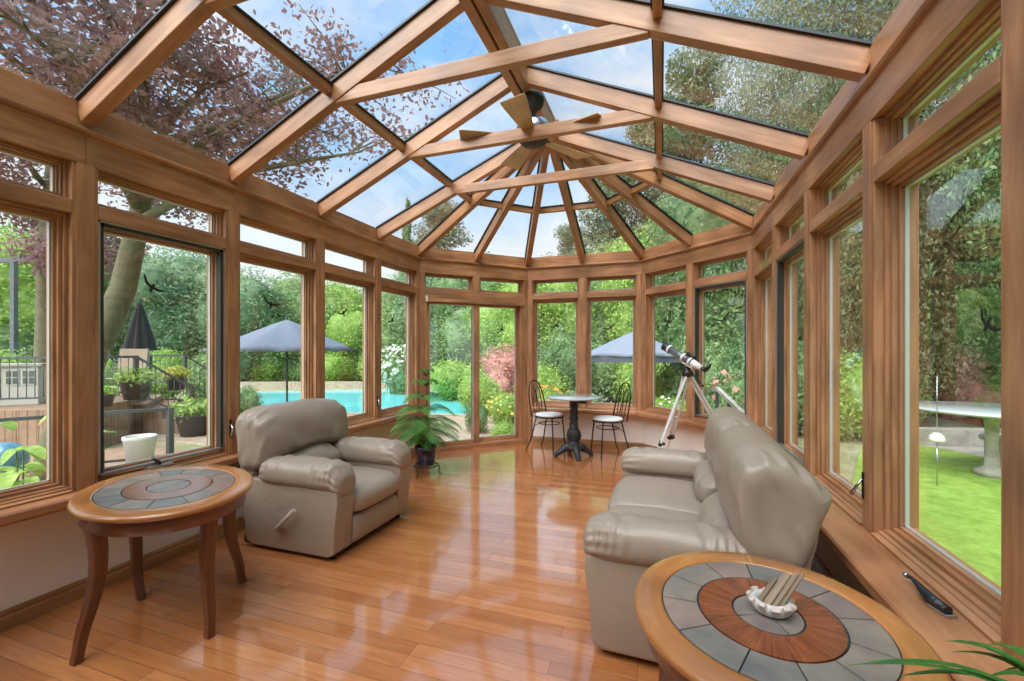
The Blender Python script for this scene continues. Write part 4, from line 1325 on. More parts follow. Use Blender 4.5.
# ---- leaf clouds
def leaf_cloud(n, blobs, size, seed, shell=.72, asp=.42, outer=1.08):
    rs = np.random.RandomState(seed)
    w_ = np.array([b[3] * b[4] + b[4] * b[5] + b[3] * b[5] for b in blobs]); w_ = w_ / w_.sum()
    idx = rs.choice(len(blobs), n, p=w_); B = np.array(blobs)[idx]
    d = rs.normal(size=(n, 3)); d /= np.linalg.norm(d, axis=1)[:, None]
    r = shell + (outer - shell) * rs.rand(n) ** .7
    p = B[:, :3] + d * B[:, 3:6] * r[:, None]
    nrm = d * .7 + rs.normal(size=(n, 3)) * .55 + np.array([0, 0, .35]); nrm /= np.linalg.norm(nrm, axis=1)[:, None]
    a = np.cross(nrm, rs.normal(size=(n, 3))); a /= np.linalg.norm(a, axis=1)[:, None]
    b = np.cross(nrm, a)
    s = size * (.7 + .6 * rs.rand(n))[:, None]
    V = np.stack([p - a * s * .5, p + b * s * asp * .5 + nrm * s * .06, p + a * s * .5, p - b * s * asp * .5 + nrm * s * .06], 1).reshape(-1, 3)
    return V

def leaf_mesh(name, V, mat, hulls=None, hull_scale=.78, seed=0):
    me = bpy.data.meshes.new(name)
    n = len(V) // 4
    verts = V; faces = []
    if hulls:
        bm = bmesh.new()
        for b in hulls:
            r_ = bmesh.ops.create_icosphere(bm, subdivisions=3, radius=1)
            for v in r_['verts']:
                q_ = Vector(v.co)
                k = hull_scale * (1 + .22 * noise.noise(q_ * 2.3 + Vector((b[0], b[1], b[2] + seed))) + .12 * noise.noise(q_ * 6 + Vector((seed, 0, 0))))
                v.co = Vector((b[0] + q_.x * b[3] * k, b[1] + q_.y * b[4] * k, b[2] + q_.z * b[5] * k))
        hv = np.array([v.co[:] for v in bm.verts]); hf = [[v.index for v in f.verts] for f in bm.faces] if bm.verts.index_update() is None else []
        bm.free()
        base = len(verts); verts = np.vstack([verts, hv]); faces += [[base + i for i in f] for f in hf]
    tri = np.array(faces, dtype=np.int32).ravel() if faces else np.zeros(0, np.int32)
    me.vertices.add(len(verts)); me.vertices.foreach_set('co', np.asarray(verts, dtype=np.float32).ravel())
    loops = np.concatenate([np.arange(4 * n, dtype=np.int32), tri])
    me.loops.add(len(loops)); me.loops.foreach_set('vertex_index', loops)
    me.polygons.add(n + len(tri) // 3)
    me.polygons.foreach_set('loop_start', np.concatenate([np.arange(n, dtype=np.int32) * 4, 4 * n + np.arange(len(tri) // 3, dtype=np.int32) * 3]))
    me.update(calc_edges=True); me.validate(); me.materials.append(mat)
    return me

def crown_blobs(seed, kind):
    r_ = random.Random(seed); bl = []
    if kind == 'round':
        for k in range(9):
            a = r_.uniform(0, 2 * PI); rr = r_.uniform(.2, .55); z = r_.uniform(.35, 1.0)
            s_ = r_.uniform(.30, .48)
            bl.append((rr * math.cos(a), rr * math.sin(a), z, s_, s_, s_ * .8))
        bl.append((0, 0, .75, .55, .55, .5)); bl.append((0, 0, .45, .6, .6, .3))
    elif kind == 'conifer':
        for k in range(12):
            h = k / 11; s_ = .50 * (1 - h) + .06
            for j in range(3):
                a = r_.uniform(0, 2 * PI); rr = s_ * .55
                bl.append((rr * math.cos(a), rr * math.sin(a), .15 + h * 1.2 + r_.uniform(-.03, .03), s_ * .6, s_ * .6, .085))
    elif kind == 'pine':
        for k in range(26):
            a = r_.uniform(0, 2 * PI); h = .35 + .98 * (k / 25) + r_.uniform(-.04, .04); rr = r_.uniform(.15, .85) * (1.45 - h)
            s_ = r_.uniform(.13, .24)
            bl.append((rr * math.cos(a), rr * math.sin(a), h, s_, s_, .045))
    else:   # low shrub
        for k in range(7):
            a = r_.uniform(0, 2 * PI); rr = r_.uniform(0, .5)
            bl.append((rr * math.cos(a), rr * math.sin(a), r_.uniform(.3, .6), .42, .42, .36))
    return bl

_mesh = {}
ZK = {'round': 1.6, 'conifer': 2.6, 'pine': 2.3, 'shrub': 1.3}
def crown(kind, var, mat, n, size):
    key = (kind, var, mat, n)
    if key not in _mesh:
        bl = [(b[0], b[1], b[2] * ZK[kind], b[3], b[4], b[5] * ZK[kind]) for b in crown_blobs(var * 7 + len(kind), kind)]
        _mesh[key] = leaf_mesh('leaves', leaf_cloud(n, bl, size, var, outer={'shrub': 1.30, 'pine': 1.7}.get(kind, 1.14)), MT[mat], bl if (kind != 'pine' and n < 100000) else None, .80, var)
    return _mesh[key]
_trunk = {}
def trunk_mesh(kind):
    if kind not in _trunk:
        mb = MB(); r_ = random.Random(3)
        if kind in ('round', 'pine'):
            mb.tube([(0, 0, -.35), (.01, .01, .1), (-.01, .02, .5), (.02, 0, 1.0)], [.055, .045, .03, .012], 10)
            for k in range(6):
                a = k * 1.05; z = .25 + .09 * k
                mb.tube([(0, 0, z), (.2 * math.cos(a), .2 * math.sin(a), z + .14), (.38 * math.cos(a), .38 * math.sin(a), z + .22)], [.018, .012, .005], 6)
        else:
            mb.tube([(0, 0, -.3), (0, 0, .6), (0, 0, 1.3)], [.04, .03, .008], 10)
        o = mb.build('trunk', MT['bark']); _trunk[kind] = o.data; bpy.data.objects.remove(o)
    return _trunk[kind]
def tree(px, dist, h, rad, kind, var, mat, label, group, n=9000, size=.075, name='garden_tree', p=None, z0=GZL, cat='tree'):
    q_ = at(px, dist, z0) if p is None else Vector((*p, z0))
    t = thing(name, label, cat, q_, var * 1.3 + px * .01, group)
    top_ = {'round': 1.35, 'conifer': 1.42, 'pine': 1.40, 'shrub': .95}[kind]
    sc_ = (rad, rad, h / top_)
    o = bpy.data.objects.new('foliage', crown(kind, var, mat, n, size)); C.objects.link(o); o.parent = t; o.scale = (rad, rad, sc_[2] / ZK[kind])
    if kind != 'shrub':
        o.location = (0, 0, 0)
        o = bpy.data.objects.new('trunk', trunk_mesh(kind)); C.objects.link(o); o.parent = t; o.scale = (rad * .9, rad * .9, h / top_)
        o.location = (0, 0, .2)
    return t

G1 = 'broad-leaved trees filling the garden backdrop'
L1 = 'leafy mid-green tree in the dense belt around the garden'
L2 = 'deep green leafy tree in the dense belt around the garden'
L3 = 'yellow-green leafy tree in the dense belt around the garden'
L4 = 'blue-green bushy tree in the dense belt around the garden'
LB = {'leaf_a': L1, 'leaf_b': L2, 'leaf_c': L3, 'leaf_d': L4}
belt = [(-900, 22, 9, 5.5, 0, 'leaf_a'), (-620, 22, 9, 5.5, 1, 'leaf_d'), (-420, 20, 9, 5, 2, 'leaf_a'), (-250, 20, 9, 5, 0, 'leaf_c'), (-120, 22, 9, 5, 1, 'leaf_a'), (-20, 19, 7.5, 4.2, 2, 'leaf_c'),
        (55, 21, 8.2, 4.2, 0, 'leaf_a'), (118, 24, 8.5, 4.2, 1, 'leaf_c'), (175, 24, 8.0, 4.0, 2, 'leaf_d'), (225, 25, 7.0, 3.8, 0, 'leaf_d'), (268, 27, 6.6, 3.8, 1, 'leaf_d'),
        (312, 27, 6.9, 3.8, 2, 'leaf_a'), (352, 28, 6.2, 3.8, 0, 'leaf_c'), (392, 28, 7.0, 3.8, 1, 'leaf_a'), (432, 27, 8.0, 3.6, 2, 'leaf_d'), (470, 25, 7.2, 3.4, 0, 'leaf_a'),
        (506, 24, 6.4, 3.2, 1, 'leaf_c'), (545, 22, 6.4, 3.2, 2, 'leaf_c'), (585, 22, 7.2, 3.2, 0, 'leaf_a'), (622, 22, 7.8, 3.4, 1, 'leaf_c'), (660, 19, 8.0, 3.2, 2, 'leaf_c'),
        (705, 17, 9.0, 3.4, 0, 'leaf_b'), (750, 16, 9.5, 3.4, 1, 'leaf_a'), (800, 15, 9.5, 3.4, 2, 'leaf_c'), (860, 14, 9.5, 3.6, 0, 'leaf_a'), (930, 14, 10, 3.8, 1, 'leaf_b'), (1010, 13, 9.5, 3.8, 2, 'leaf_a'),
        (1120, 12, 10, 4, 0, 'leaf_c'), (1300, 11, 10, 4, 1, 'leaf_a'), (1600, 9, 10, 4, 2, 'leaf_b')]
WHERE = [(0, 60, 'the near window beside the oval table'), (60, 150, 'the folded parasol in the crank window'), (150, 220, 'the deck steps in the crank window'), (220, 245, 'the post between crank window and armchair'), (245, 310, 'the poolside parasol'), (310, 330, 'the second post beyond the crank window'), (330, 372, 'the narrow window right of the poolside parasol'), (372, 415, 'the last window before the sliding door'),
         (415, 452, 'the sliding door corner post'), (452, 478, 'the sliding panel'), (478, 525, 'the clear door panel'), (525, 560, 'the bistro chair by the door'), (560, 600, 'the bistro table'), (600, 640, 'the back parasol'), (640, 680, 'the telescope tube'), (680, 725, 'the telescope eyepiece'), (725, 775, 'the corner beyond the telescope'), (775, 830, 'the loveseat'), (830, 900, 'the second big window past the loveseat'), (900, 960, 'the bird feeder'), (960, 1030, 'the stone garden table')]
def where(px, lb, pre):
    for a, b, w_ in WHERE:
        if a <= px < b: return lb.split(' in the ')[0].split(' edging ')[0] + pre + w_
    return lb
for px, dist, h, rad, var, mt_ in belt:
    tree(px, dist, h, rad, 'round', var, mt_, where(px, LB[mt_], ' rising far behind '), G1 + ' (%s)' % {'leaf_a': 'mid green', 'leaf_b': 'deep green', 'leaf_c': 'yellow-green', 'leaf_d': 'blue-green'}[mt_], n=26000, size=.052)
# second storey: conifers and pines rising above the belt
for px, dist, h, rad, var, kind, lb in (
        (408, 30, 12.2, 2.6, 0, 'conifer', 'pointed dark conifer rising above the belt beyond the pool'),
        (440, 32, 13.0, 4.6, 3, 'pine', 'wide-crowned pine seen through the roof above the sliding door'),
        (572, 30, 10.6, 3.4, 4, 'pine', 'smaller pine seen through the roof above the bistro table'),
        (612, 27, 14.5, 4.4, 5, 'pine', 'tall pine seen through the roof beyond the back parasol'),
        (655, 25, 16, 4.6, 3, 'pine', 'tall pine standing behind the telescope window'),
        (700, 22, 17, 4.6, 4, 'pine', 'towering pine beyond the screened telescope window')):
    tree(px, dist, h, rad, kind, var, 'leaf_olive' if kind == 'pine' else 'leaf_b', lb, None, n=20000, size=.05, name='conifer_tree' if kind == 'conifer' else 'pine_tree')
# tall trees close to the lawn side, over the glass roof
for i, (x, y, h, rad, var, mt_, kind, lb) in enumerate((
        (12.5, 3.2, 15.5, 4.8, 1, 'leaf_a', 'round', 'tall dark tree standing beyond the lawn, crown over the roof glass'),
        (11.5, 9.8, 17.5, 5.2, 2, 'leaf_a', 'round', 'tall spreading tree behind the stone garden table'),
        (8.6, 16.0, 18.5, 5.0, 0, 'leaf_olive', 'round', 'tall tree beyond the patio behind the telescope'),
        (12, -4, 14, 4.8, 0, 'leaf_a', 'round', 'tall tree at the lawn edge beside the house'))):
    tree(0, 0, h, rad, kind, var, mt_, lb, None, n=170000, size=.0175, p=(x, y))

# ---- the purple-leaved tree over the left side of the roof
t = thing('purple_leaf_tree', 'purple-leaved tree with leaning trunk, its branches spread over the glass roof', 'tree', (-4.9, 3.55, GZL))
o0 = Vector((-4.9, 3.55, GZL))
mb = MB(); r_ = random.Random(8)
tpts = [Vector((0, 0, -.1)), Vector((.02, .15, .8)), Vector((.10, .42, 1.8)), Vector((.25, .75, 2.9)), Vector((.45, .85, 4.0)), Vector((.7, .8, 5.2))]
mb.tube(tpts, [.24, .20, .18, .16, .13, .08], 14)
V = []
tips = []
for k in range(15):
    b0 = tpts[3].lerp(tpts[5], r_.uniform(.25, 1)) if k % 2 else tpts[4].lerp(tpts[5], r_.random())
    a = r_.uniform(-PI, PI) if k > 7 else r_.uniform(-1.5, 1.0)
    ln = r_.uniform(2.2, 4.1)
    d = Vector((math.cos(a), math.sin(a), r_.uniform(.15, .75)))
    e_ = b0 + d * ln
    if k > 7 and k % 3 == 0: d.z = r_.uniform(.0, .15); e_ = b0 + d * ln * .75
    m1_ = b0.lerp(e_, .35) + Vector((r_.uniform(-.2, .2), r_.uniform(-.2, .2), .35)); m2_ = b0.lerp(e_, .7) + Vector((r_.uniform(-.3, .3), r_.uniform(-.3, .3), .25))
    path = [b0, m1_, m2_, e_]
    mb.tube(path, [.075, .05, .03, .012], 7)
    for j in range(16):
        u_ = r_.uniform(.22, 1.0); i_ = min(2, int(u_ * 3)); s0 = path[i_].lerp(path[i_ + 1], u_ * 3 - i_)
        d2 = Vector((r_.uniform(-1, 1), r_.uniform(-1, 1), r_.uniform(-.45, .6))).normalized() * r_.uniform(.5, 1.35)
        s1 = s0 + d2 * .5 + Vector((0, 0, .08)); s2 = s0 + d2
        mb.tube([s0, s1, s2], [.014, .009, .004], 5)
        tips += [s1, s2, s0.lerp(s1, .6), s1.lerp(s2, .5)]
mb.build('trunk', MT['bark_moss'], t)
rs = np.random.RandomState(3); TP = np.array([tuple(p) for p in tips])
n = 22000; idx = rs.randint(0, len(TP), n); P = TP[idx] + rs.normal(size=(n, 3)) * np.array([.17, .17, .13])
nrm = rs.normal(size=(n, 3)) * .6 + np.array([0, 0, .6]); nrm /= np.linalg.norm(nrm, axis=1)[:, None]
a_ = np.cross(nrm, rs.normal(size=(n, 3))); a_ /= np.linalg.norm(a_, axis=1)[:, None]; b_ = np.cross(nrm, a_)
s_ = (.082 * (.7 + .5 * rs.rand(n)))[:, None]
V = np.stack([P - a_ * s_ * .5, P - a_ * s_ * .15 - b_ * s_ * .25, P + a_ * s_ * .2 - b_ * s_ * .24, P + a_ * s_ * .55, P + a_ * s_ * .2 + b_ * s_ * .24, P - a_ * s_ * .15 + b_ * s_ * .25], 1).reshape(-1, 3)
me = bpy.data.meshes.new('leaves'); me.from_pydata(V.tolist(), [], np.arange(6 * n).reshape(n, 6).tolist()); me.materials.append(MT['leaf_purple'])
o = bpy.data.objects.new('foliage', me); C.objects.link(o); o.parent = t

# second trunk by the deck
t = thing('mossy_tree_trunk', 'thick straight mossy tree trunk beside the raised deck', 'tree', at(44, 9.6, GZL))
mb = MB(); mb.tube([(0, 0, -.1), (.02, 0, 1.2), (-.03, .05, 2.6), (.05, 0, 4.2), (.1, .1, 6.5)], [.24, .19, .17, .14, .08], 14)
for k in range(5):
    a = k * 1.3; z = 2.8 + .7 * k
    mb.tube([(0, 0, z), (.6 * math.cos(a), .6 * math.sin(a), z + .5), (1.3 * math.cos(a), 1.3 * math.sin(a), z + .8)], [.06, .04, .015], 7)
mb.build('trunk', MT['bark_moss'], t)
bl = [(.9 * math.cos(k * 1.3), .9 * math.sin(k * 1.3), 4 + .55 * k, .9, .9, .5) for k in range(6)]
o = bpy.data.objects.new('foliage', leaf_mesh('leaves', leaf_cloud(7000, bl, .14, 9, .3), MT['leaf_purple'])); C.objects.link(o); o.parent = t

# ---- shrubs and flower beds
def shrub(px, dist, w_, h, mat, label, group=None, var=0, n=7000, size=.085, z0=GZL, name='garden_shrub', p=None, cat='shrub'):
    t = tree(px, dist, h, w_, 'shrub', var, mat, label, group, n, size, name, p, z0, cat)
    return t
def blooms(t, w_, h, mat, n, seed, size=.09):
    V = leaf_cloud(n, [(0, 0, h * .62, w_ * .9, w_ * .9, h * .42)], size, seed, .9, .9)
    o = bpy.data.objects.new('blooms', leaf_mesh('blooms', V, MT[mat])); C.objects.link(o); o.parent = t
    o['label'] = 'loose flower heads'
GS = 'rounded shrubs edging the garden'
k_ = 0
for px, dist, w_, h, mt_ in ((10, 13, 1.3, 1.9, 'leaf_c'), (-60, 12, 1.4, 1.9, 'leaf_a'), (80, 15, 1.3, 1.7, 'leaf_c'), (160, 17, 1.4, 2.0, 'leaf_c'), (205, 17, 1.4, 1.9, 'leaf_a'), (232, 25.5, 1.5, 1.8, 'leaf_a'), (268, 25.5, 1.7, 2.2, 'leaf_c'), (300, 25.5, 1.5, 1.7, 'leaf_a'),
                             (335, 25.5, 1.8, 1.9, 'leaf_c'), (374, 25.5, 1.7, 2.0, 'leaf_c'), (425, 24.8, 1.7, 1.8, 'leaf_a'), (455, 17, 1.4, 1.5, 'leaf_c'), (480, 13.5, .9, 1.2, 'leaf_c'),
                             (540, 15, 1.2, 1.5, 'leaf_c'), (566, 16, 1.5, 2.3, 'leaf_b'), (600, 16.5, 1.5, 2.2, 'leaf_a'), (637, 16, 1.4, 2.0, 'leaf_c'), (672, 12.5, 1.1, 1.5, 'leaf_c'), (705, 11.5, 1.3, 2.2, 'leaf_a'), (742, 10.5, 1.3, 2.2, 'leaf_b'),
                             (790, 10.5, 1.3, 2.0, 'leaf_a'), (840, 10, 1.2, 1.9, 'leaf_c'), (880, 11, 1.3, 2.0, 'leaf_a'), (1005, 12, 1.3, 1.5, 'leaf_b'), (1060, 11, 1.3, 1.5, 'leaf_c')):
    k_ += 1
    nm = {'leaf_a': 'mid-green', 'leaf_b': 'deep green', 'leaf_c': 'yellow-green'}[mt_]
    shrub(px, dist, w_, h, mt_, where(px, 'rounded %s shrub edging the garden below the tree belt' % nm, ' in the bed behind '), GS + ' (%s)' % nm, k_ % 3)
shrub(511, 17.5, 1.7, 2.15, 'leaf_pink', 'pink-red japanese maple seen through the clear sliding panel', None, 1, 5000, .08, name='japanese_maple', cat='tree')
shrub(498, 16.0, .9, 1.3, 'leaf_pink', 'low pink shrub in front of the japanese maple', None, 2, 3000, .08)
shrub(955, 12.5, 1.1, 1.9, 'leaf_pink', 'red-leaved maple shrub beyond the lawn and stone table', None, 1, 4500, .08, name='japanese_maple', cat='shrub')
shrub(990, 11.5, .8, 1.2, 'leaf_pink', 'small red-leaved shrub behind the rim of the stone table', None, 2, 3000, .08)
t = shrub(397, 19.5, 1.1, 2.1, 'leaf_a', 'white-flowering hydrangea bush beyond the pool', None, 1); blooms(t, 1.0, 2.1, 'leaf_white', 260, 1, .22)
t = shrub(548, 11.5, .7, .95, 'leaf_c', 'orange-flowered perennial clump behind the bistro chair', None, 2); blooms(t, .7, 1.0, 'leaf_orange', 220, 2)
t = shrub(508, 11.6, .6, .8, 'leaf_c', 'yellow-flowered clump at the patio edge outside the door', None, 0); blooms(t, .6, .8, 'leaf_yellow', 160, 3)
t = shrub(583, 11.2, .75, .95, 'leaf_a', 'pale pink-flowered clump behind the bistro table', None, 1); blooms(t, .75, .9, 'leaf_white', 160, 5, .07)
t = shrub(662, 9.6, .75, .9, 'leaf_c', 'pale flower clump below the telescope window', None, 0); blooms(t, .75, .9, 'leaf_white', 120, 6, .08)
t = shrub(733, 8.2, .7, 1.5, 'leaf_a', 'pink hydrangea behind the grey garden stair rail', None, 2); blooms(t, .7, 1.5, 'leaf_pink', 60, 7, .14)
shrub(505, 9.2, .35, .5, 'leaf_c', 'low lime-green shrub beside the planter outside the door', None, 1, 2500, .10)
shrub(478, 10.5, .5, .75, 'leaf_b', 'dark low shrub beyond the sliding door frame', None, 2, 2500, .10)
shrub(247, 12.5, .5, .9, 'leaf_a', 'small leafy bush beside the parasol at the poolside', None, 0, 2500, .12)

# ---- swimming pool
mb = MB()
def pool_pt(px, d): q_ = at(px, d, 0); return (q_.x, q_.y)
pp_ = [pool_pt(205, 14.2), pool_pt(470, 13.2), pool_pt(480, 20.5), pool_pt(380, 21.5), pool_pt(215, 20)]
cx_ = sum(p[0] for p in pp_) / 5; cy_ = sum(p[1] for p in pp_) / 5
coping = [(cx_ + (x - cx_) * 1.07, cy_ + (y - cy_) * 1.07) for x, y in pp_]
mb.prism(coping, GZL - .3, GZL + .045)
tag(mb.build('pool_coping', MT['patio'], kind='structure'), 'pale paved edge around the swimming pool')
mb = MB(); mb.prism(pp_, GZL - .3, GZL + .05)
tag(mb.build('pool_water', MT['pool_water'], kind='structure'), 'bright turquoise swimming pool water')
mb = MB()
a0, a1 = at(235, 22.6, 0), at(470, 23.0, 0)
mb.bar((a0.x, a0.y, GZL + .15), (a1.x, a1.y, GZL + .15), .35, .36)
tag(mb.build('garden_wall', MT['gravel'], kind='structure'), 'low stone wall behind the pool')
t = thing('pool_ladder', 'white tubular ladder at the far edge of the pool', 'pool ladder', at(390, 19.8, GZL))
for s_ in (-.25, .25):
    mb = MB(); mb.tube([(s_, -.45, 0), (s_, -.42, .75), (s_, -.2, .95), (s_, .05, .85), (s_, .12, .4), (s_, .12, -.1)], .035, 8); mb.build('handrail', MT['white_metal'], t)
mb = MB(); mb.bar((-.25, .12, .25), (.25, .12, .25), .1, .04); mb.build('step', MT['white_metal'], t)

# ---- parasols
def parasol(label, px, dist, r, ztop, zedge, val, z0=GZL):
    b_ = at(px, dist, z0); t = thing('patio_parasol', label, 'parasol', b_, .3)
    n = 8; mb = MB(); h1, h0 = ztop - z0, zedge - z0
    prof = [(.02, h1), (r * .18, h1 - (h1 - h0) * .16), (r * .5, h1 - (h1 - h0) * .50), (r * .8, h1 - (h1 - h0) * .82), (r, h0)]
    mb.lathe(list(reversed(prof)), 48)
    V_ = []
    for i, v in enumerate(mb.v):
        x, y, z = v; rr = math.hypot(x, y); a = math.atan2(y, x); k = abs(((a / (2 * PI / n)) % 1) - .5) * 2
        V_.append((x * (1 - .06 * (1 - k)), y * (1 - .06 * (1 - k)), z - .035 * (1 - k) * rr / r))
    mb.v = V_
    mb.smooth = [True] * len(mb.smooth)
    c_ = mb.build('canopy', MT['canopy_blue'], t); md = c_.modifiers.new('thick', 'SOLIDIFY'); md.thickness = .006
    if val:
        mb = MB(); pts = [(r * math.cos(2 * PI * k / n), r * math.sin(2 * PI * k / n)) for k in range(n)]
        for k in range(n):
            p, q_ = pts[k], pts[(k + 1) % n]
            mb.bar((p[0], p[1], h0 - val / 2 - .01), (q_[0], q_[1], h0 - val / 2 - .01), .008, val)
        mb.build('valance', MT['canopy_under'], t)
    mb = MB(); mb.tube([(0, 0, 0), (0, 0, h1 + .02)], .024, 12); mb.ball((0, 0, h1 + .04), .035, 8); mb.build('pole', MT['rail'], t)
    for k in range(n):
        a = 2 * PI * k / n
        mb = MB(); mb.bar((.02 * math.cos(a), .02 * math.sin(a), h1 - .06), (r * .96 * math.cos(a), r * .96 * math.sin(a), h0 - .03), .018, .018); mb.build('rib', MT['rail'], t)
    mb = MB(); mb.lathe([(.001, 0), (.26, 0), (.27, .03), (.22, .07), (.05, .09), (.04, .25), (.001, .25)], 28); mb.build('stand', MT['rail'], t)
parasol('open slate-blue parasol standing by the swimming pool', 287, 10, 1.62, 2.02, 1.33, 0)
parasol('open slate-blue parasol with dark valance behind the bistro chair and telescope', 634, 11.5, 1.42, 1.82, 1.20, .16)

# ---- raised deck with railings
DZ = .22
dk = [at(-260, 7.4, 0), at(75, 8.2, 0), at(128, 9.6, 0), at(150, 13.2, 0), at(-260, 14.5, 0)]
mb = MB(); mb.prism([(p.x, p.y) for p in dk], GZL, DZ)
tag(mb.build('raised_deck', MT['deck'], kind='structure'), 'raised tan deck beyond the crank window')
# steps down from the deck to the patio
mb = MB()
for k in range(4):
    a0 = at(128 + 16 * k, 10.2, 0); a1 = at(146 + 16 * k, 12.6, 0); b0 = at(146 + 16 * k, 10.3, 0); b1 = at(162 + 16 * k, 12.6, 0)
    mb.prism([(a0.x, a0.y), (b0.x, b0.y), (b1.x, b1.y), (a1.x, a1.y)], GZL, DZ - .17 * (k + 1))
tag(mb.build('deck_steps', MT['deck'], kind='structure'), 'deck steps descending towards the pool patio')
lowdeck = [at(-300, 3.9, 0), at(60, 4.9, 0), at(205, 8.2, 0), at(150, 8.8, 0), at(-300, 6.6, 0)]
mb = MB(); mb.prism([(p.x, p.y) for p in lowdeck], GZL, GZL + .06)
tag(mb.build('lower_deck', MT['deck'], kind='structure'), 'lower brown deck directly outside the long window wall')

def railing(label, pts, posts, baluster=.13, bottom=None, hr=.9):
    """pts: handrail points in space; posts: indices with posts down"""
    b_ = pts[0]; t = thing('deck_railing', label, 'railing', (b_.x, b_.y, b_.z - hr))
    base = Vector((b_.x, b_.y, b_.z - hr))
    for i in range(len(pts) - 1):
        mb = MB(); mb.bar(pts[i] - base, pts[i + 1] - base, .075, .05, e0=.02, e1=.02); mb.build('handrail', MT['rail'], t)
        mb = MB(); dn = Vector((0, 0, -(hr - .12))); mb.bar(pts[i] + dn - base, pts[i + 1] + dn - base, .035, .035); mb.build('bottom_rail', MT['rail'], t)
        ln = (pts[i + 1] - pts[i]).length; m = int(ln / baluster)
        for k in range(1, m):
            p = pts[i].lerp(pts[i + 1], k / m) - base
            mb = MB(); mb.tube([p, p + dn], .008, 5); mb.build('baluster', MT['rail'], t)
    for i in posts:
        p = pts[i] - base
        mb = MB(); mb.bar(p + Vector((0, 0, .02)), Vector((p.x, p.y, p.z - hr)), .08, .08, up=(1, 0, 0)); mb.build('post', MT['rail'], t)
railing('dark deck railing along the raised deck edge, stepping down towards the pool', [at(-180, 7.7, 1.16), at(60, 8.6, 1.18), at(136, 9.8, 1.18), at(192, 10.6, .42)], [0, 1, 2, 3])
railing('dark railing on the far side of the deck steps', [at(150, 13.0, 1.17), at(185, 13.0, 1.17), at(214, 13.4, .62)], [0, 1, 2])
railing('near dark railing right outside the crank window', [at(-200, 5.2, .33), at(100, 6.9, .335), at(170, 7.4, .33)], [1, 2], baluster=9)
t = thing('stair_railing', 'grey metal stair rail outside the window beside the telescope', 'railing', at(717, 6.9, GZL))
b_ = at(717, 6.9, GZL)
mb = MB(); e1 = at(717, 6.9, .73) - b_; e2 = at(745, 6.0, .43) - b_; mb.bar(e1, e2, .06, .05); mb.build('handrail', MT['garden_stone'], t)
for u_ in (0, .45, .95):
    mb = MB(); p = e1.lerp(e2, u_); mb.bar(p, Vector((p.x, p.y, 0)), .045, .045, up=(1, 0, 0)); mb.build('post', MT['rail'], t)

# closed parasol, chair and planters on the deck
b_ = at(140, 11.2, DZ); t = thing('closed_parasol', 'folded charcoal parasol standing on the raised deck', 'parasol', b_)
mb = MB(); prof = [(.30, 1.10), (.29, 1.16), (.21, 1.55), (.12, 1.95), (.05, 2.25), (.02, 2.32)]
n = 40; vs = []
for r, z in prof:
    for k in range(n):
        a = 2 * PI * k / n; rr = r * (1 + .22 * math.cos(8 * a)); vs.append((rr * math.cos(a), rr * math.sin(a), z))
mb.add(vs, [(i * n + k, i * n + (k + 1) % n, (i + 1) * n + (k + 1) % n, (i + 1) * n + k) for i in range(len(prof) - 1) for k in range(n)], None, True)
mb.build('canopy', MT['canopy_dark'], t)
mb = MB(); mb.tube([(0, 0, 0), (0, 0, 2.38)], .024, 10); mb.ball((0, 0, 2.40), .035, 8); mb.build('pole', MT['rail'], t)
mb = MB(); mb.lathe([(.001, 0), (.24, 0), (.2, .07), (.04, .09), (.001, .2)], 24); mb.build('stand', MT['rail'], t)

b_ = at(131, 10.6, DZ); t = thing('deck_chair', 'tan sling-back chair on the raised deck below the folded parasol', 'chair', b_, YAW + .3)
mb = MB(); mb.bar((0, .0, .46), (0, .16, 1.14), .58, .025, up=(0, 1, 0)); mb.build('backrest', MT['tan'], t, bevel=.01)
mb = MB(); mb.box(-.29, .29, -.45, .03, .43, .455); mb.build('seat', MT['tan'], t, bevel=.008)
for sx in (-.29, .29):
    mb = MB(); mb.tube([(sx, -.42, 0), (sx, -.40, .44), (sx, -.38, .64), (sx, .05, .66), (sx, .16, 1.15)], .014, 8); mb.tube([(sx, .02, .45), (sx, .12, 0)], .014, 8); mb.build('leg_frame', MT['rail'], t)

def planter(label, px, dist, z, r, mat='pot', leaf='leaf_c', group=None, name='potted_flower', tall=1):
    t = thing(name, label, 'planter', at(px, dist, z), 0, group)
    mb = MB(); mb.lathe([(.001, 0), (r * .7, 0), (r * .98, r * 1.25 * tall), (r * 1.05, r * 1.3 * tall), (r * 1.05, r * 1.42 * tall), (r * .9, r * 1.42 * tall), (r * .86, r * 1.2 * tall), (.001, r * 1.2 * tall)], 24); mb.build('pot', MT[mat], t)
    if leaf:
        V = leaf_cloud(500, [(0, 0, r * 1.7, r * 1.25, r * 1.25, r * .75)], r * .42, int(px), .2)
        o = bpy.data.objects.new('foliage', leaf_mesh('leaves', V, MT[leaf])); C.objects.link(o); o.parent = t
planter('dark pot of lime foliage behind the deck railing post', 136, 9.9, DZ, .30)
planter('dark pot of yellow flowers at the top of the deck steps', 177, 12.2, DZ, .26, leaf='leaf_yellow')
planter('dark pot of lime foliage at the foot of the deck steps', 194, 10.1, GZL, .36)
planter('small dark pot behind the near railing, partly hidden by the window post', 104, 8.6, DZ, .17)
planter('white planter bucket on the lower deck outside the crank window', 140, 6.9, GZL + .06, .21, 'pail', None, tall=1.9, name='planter_bucket')
planter('blue pot with lime flowers beyond the sliding door', 500, 8.9, GZL, .16, 'blue_ball', 'leaf_c')

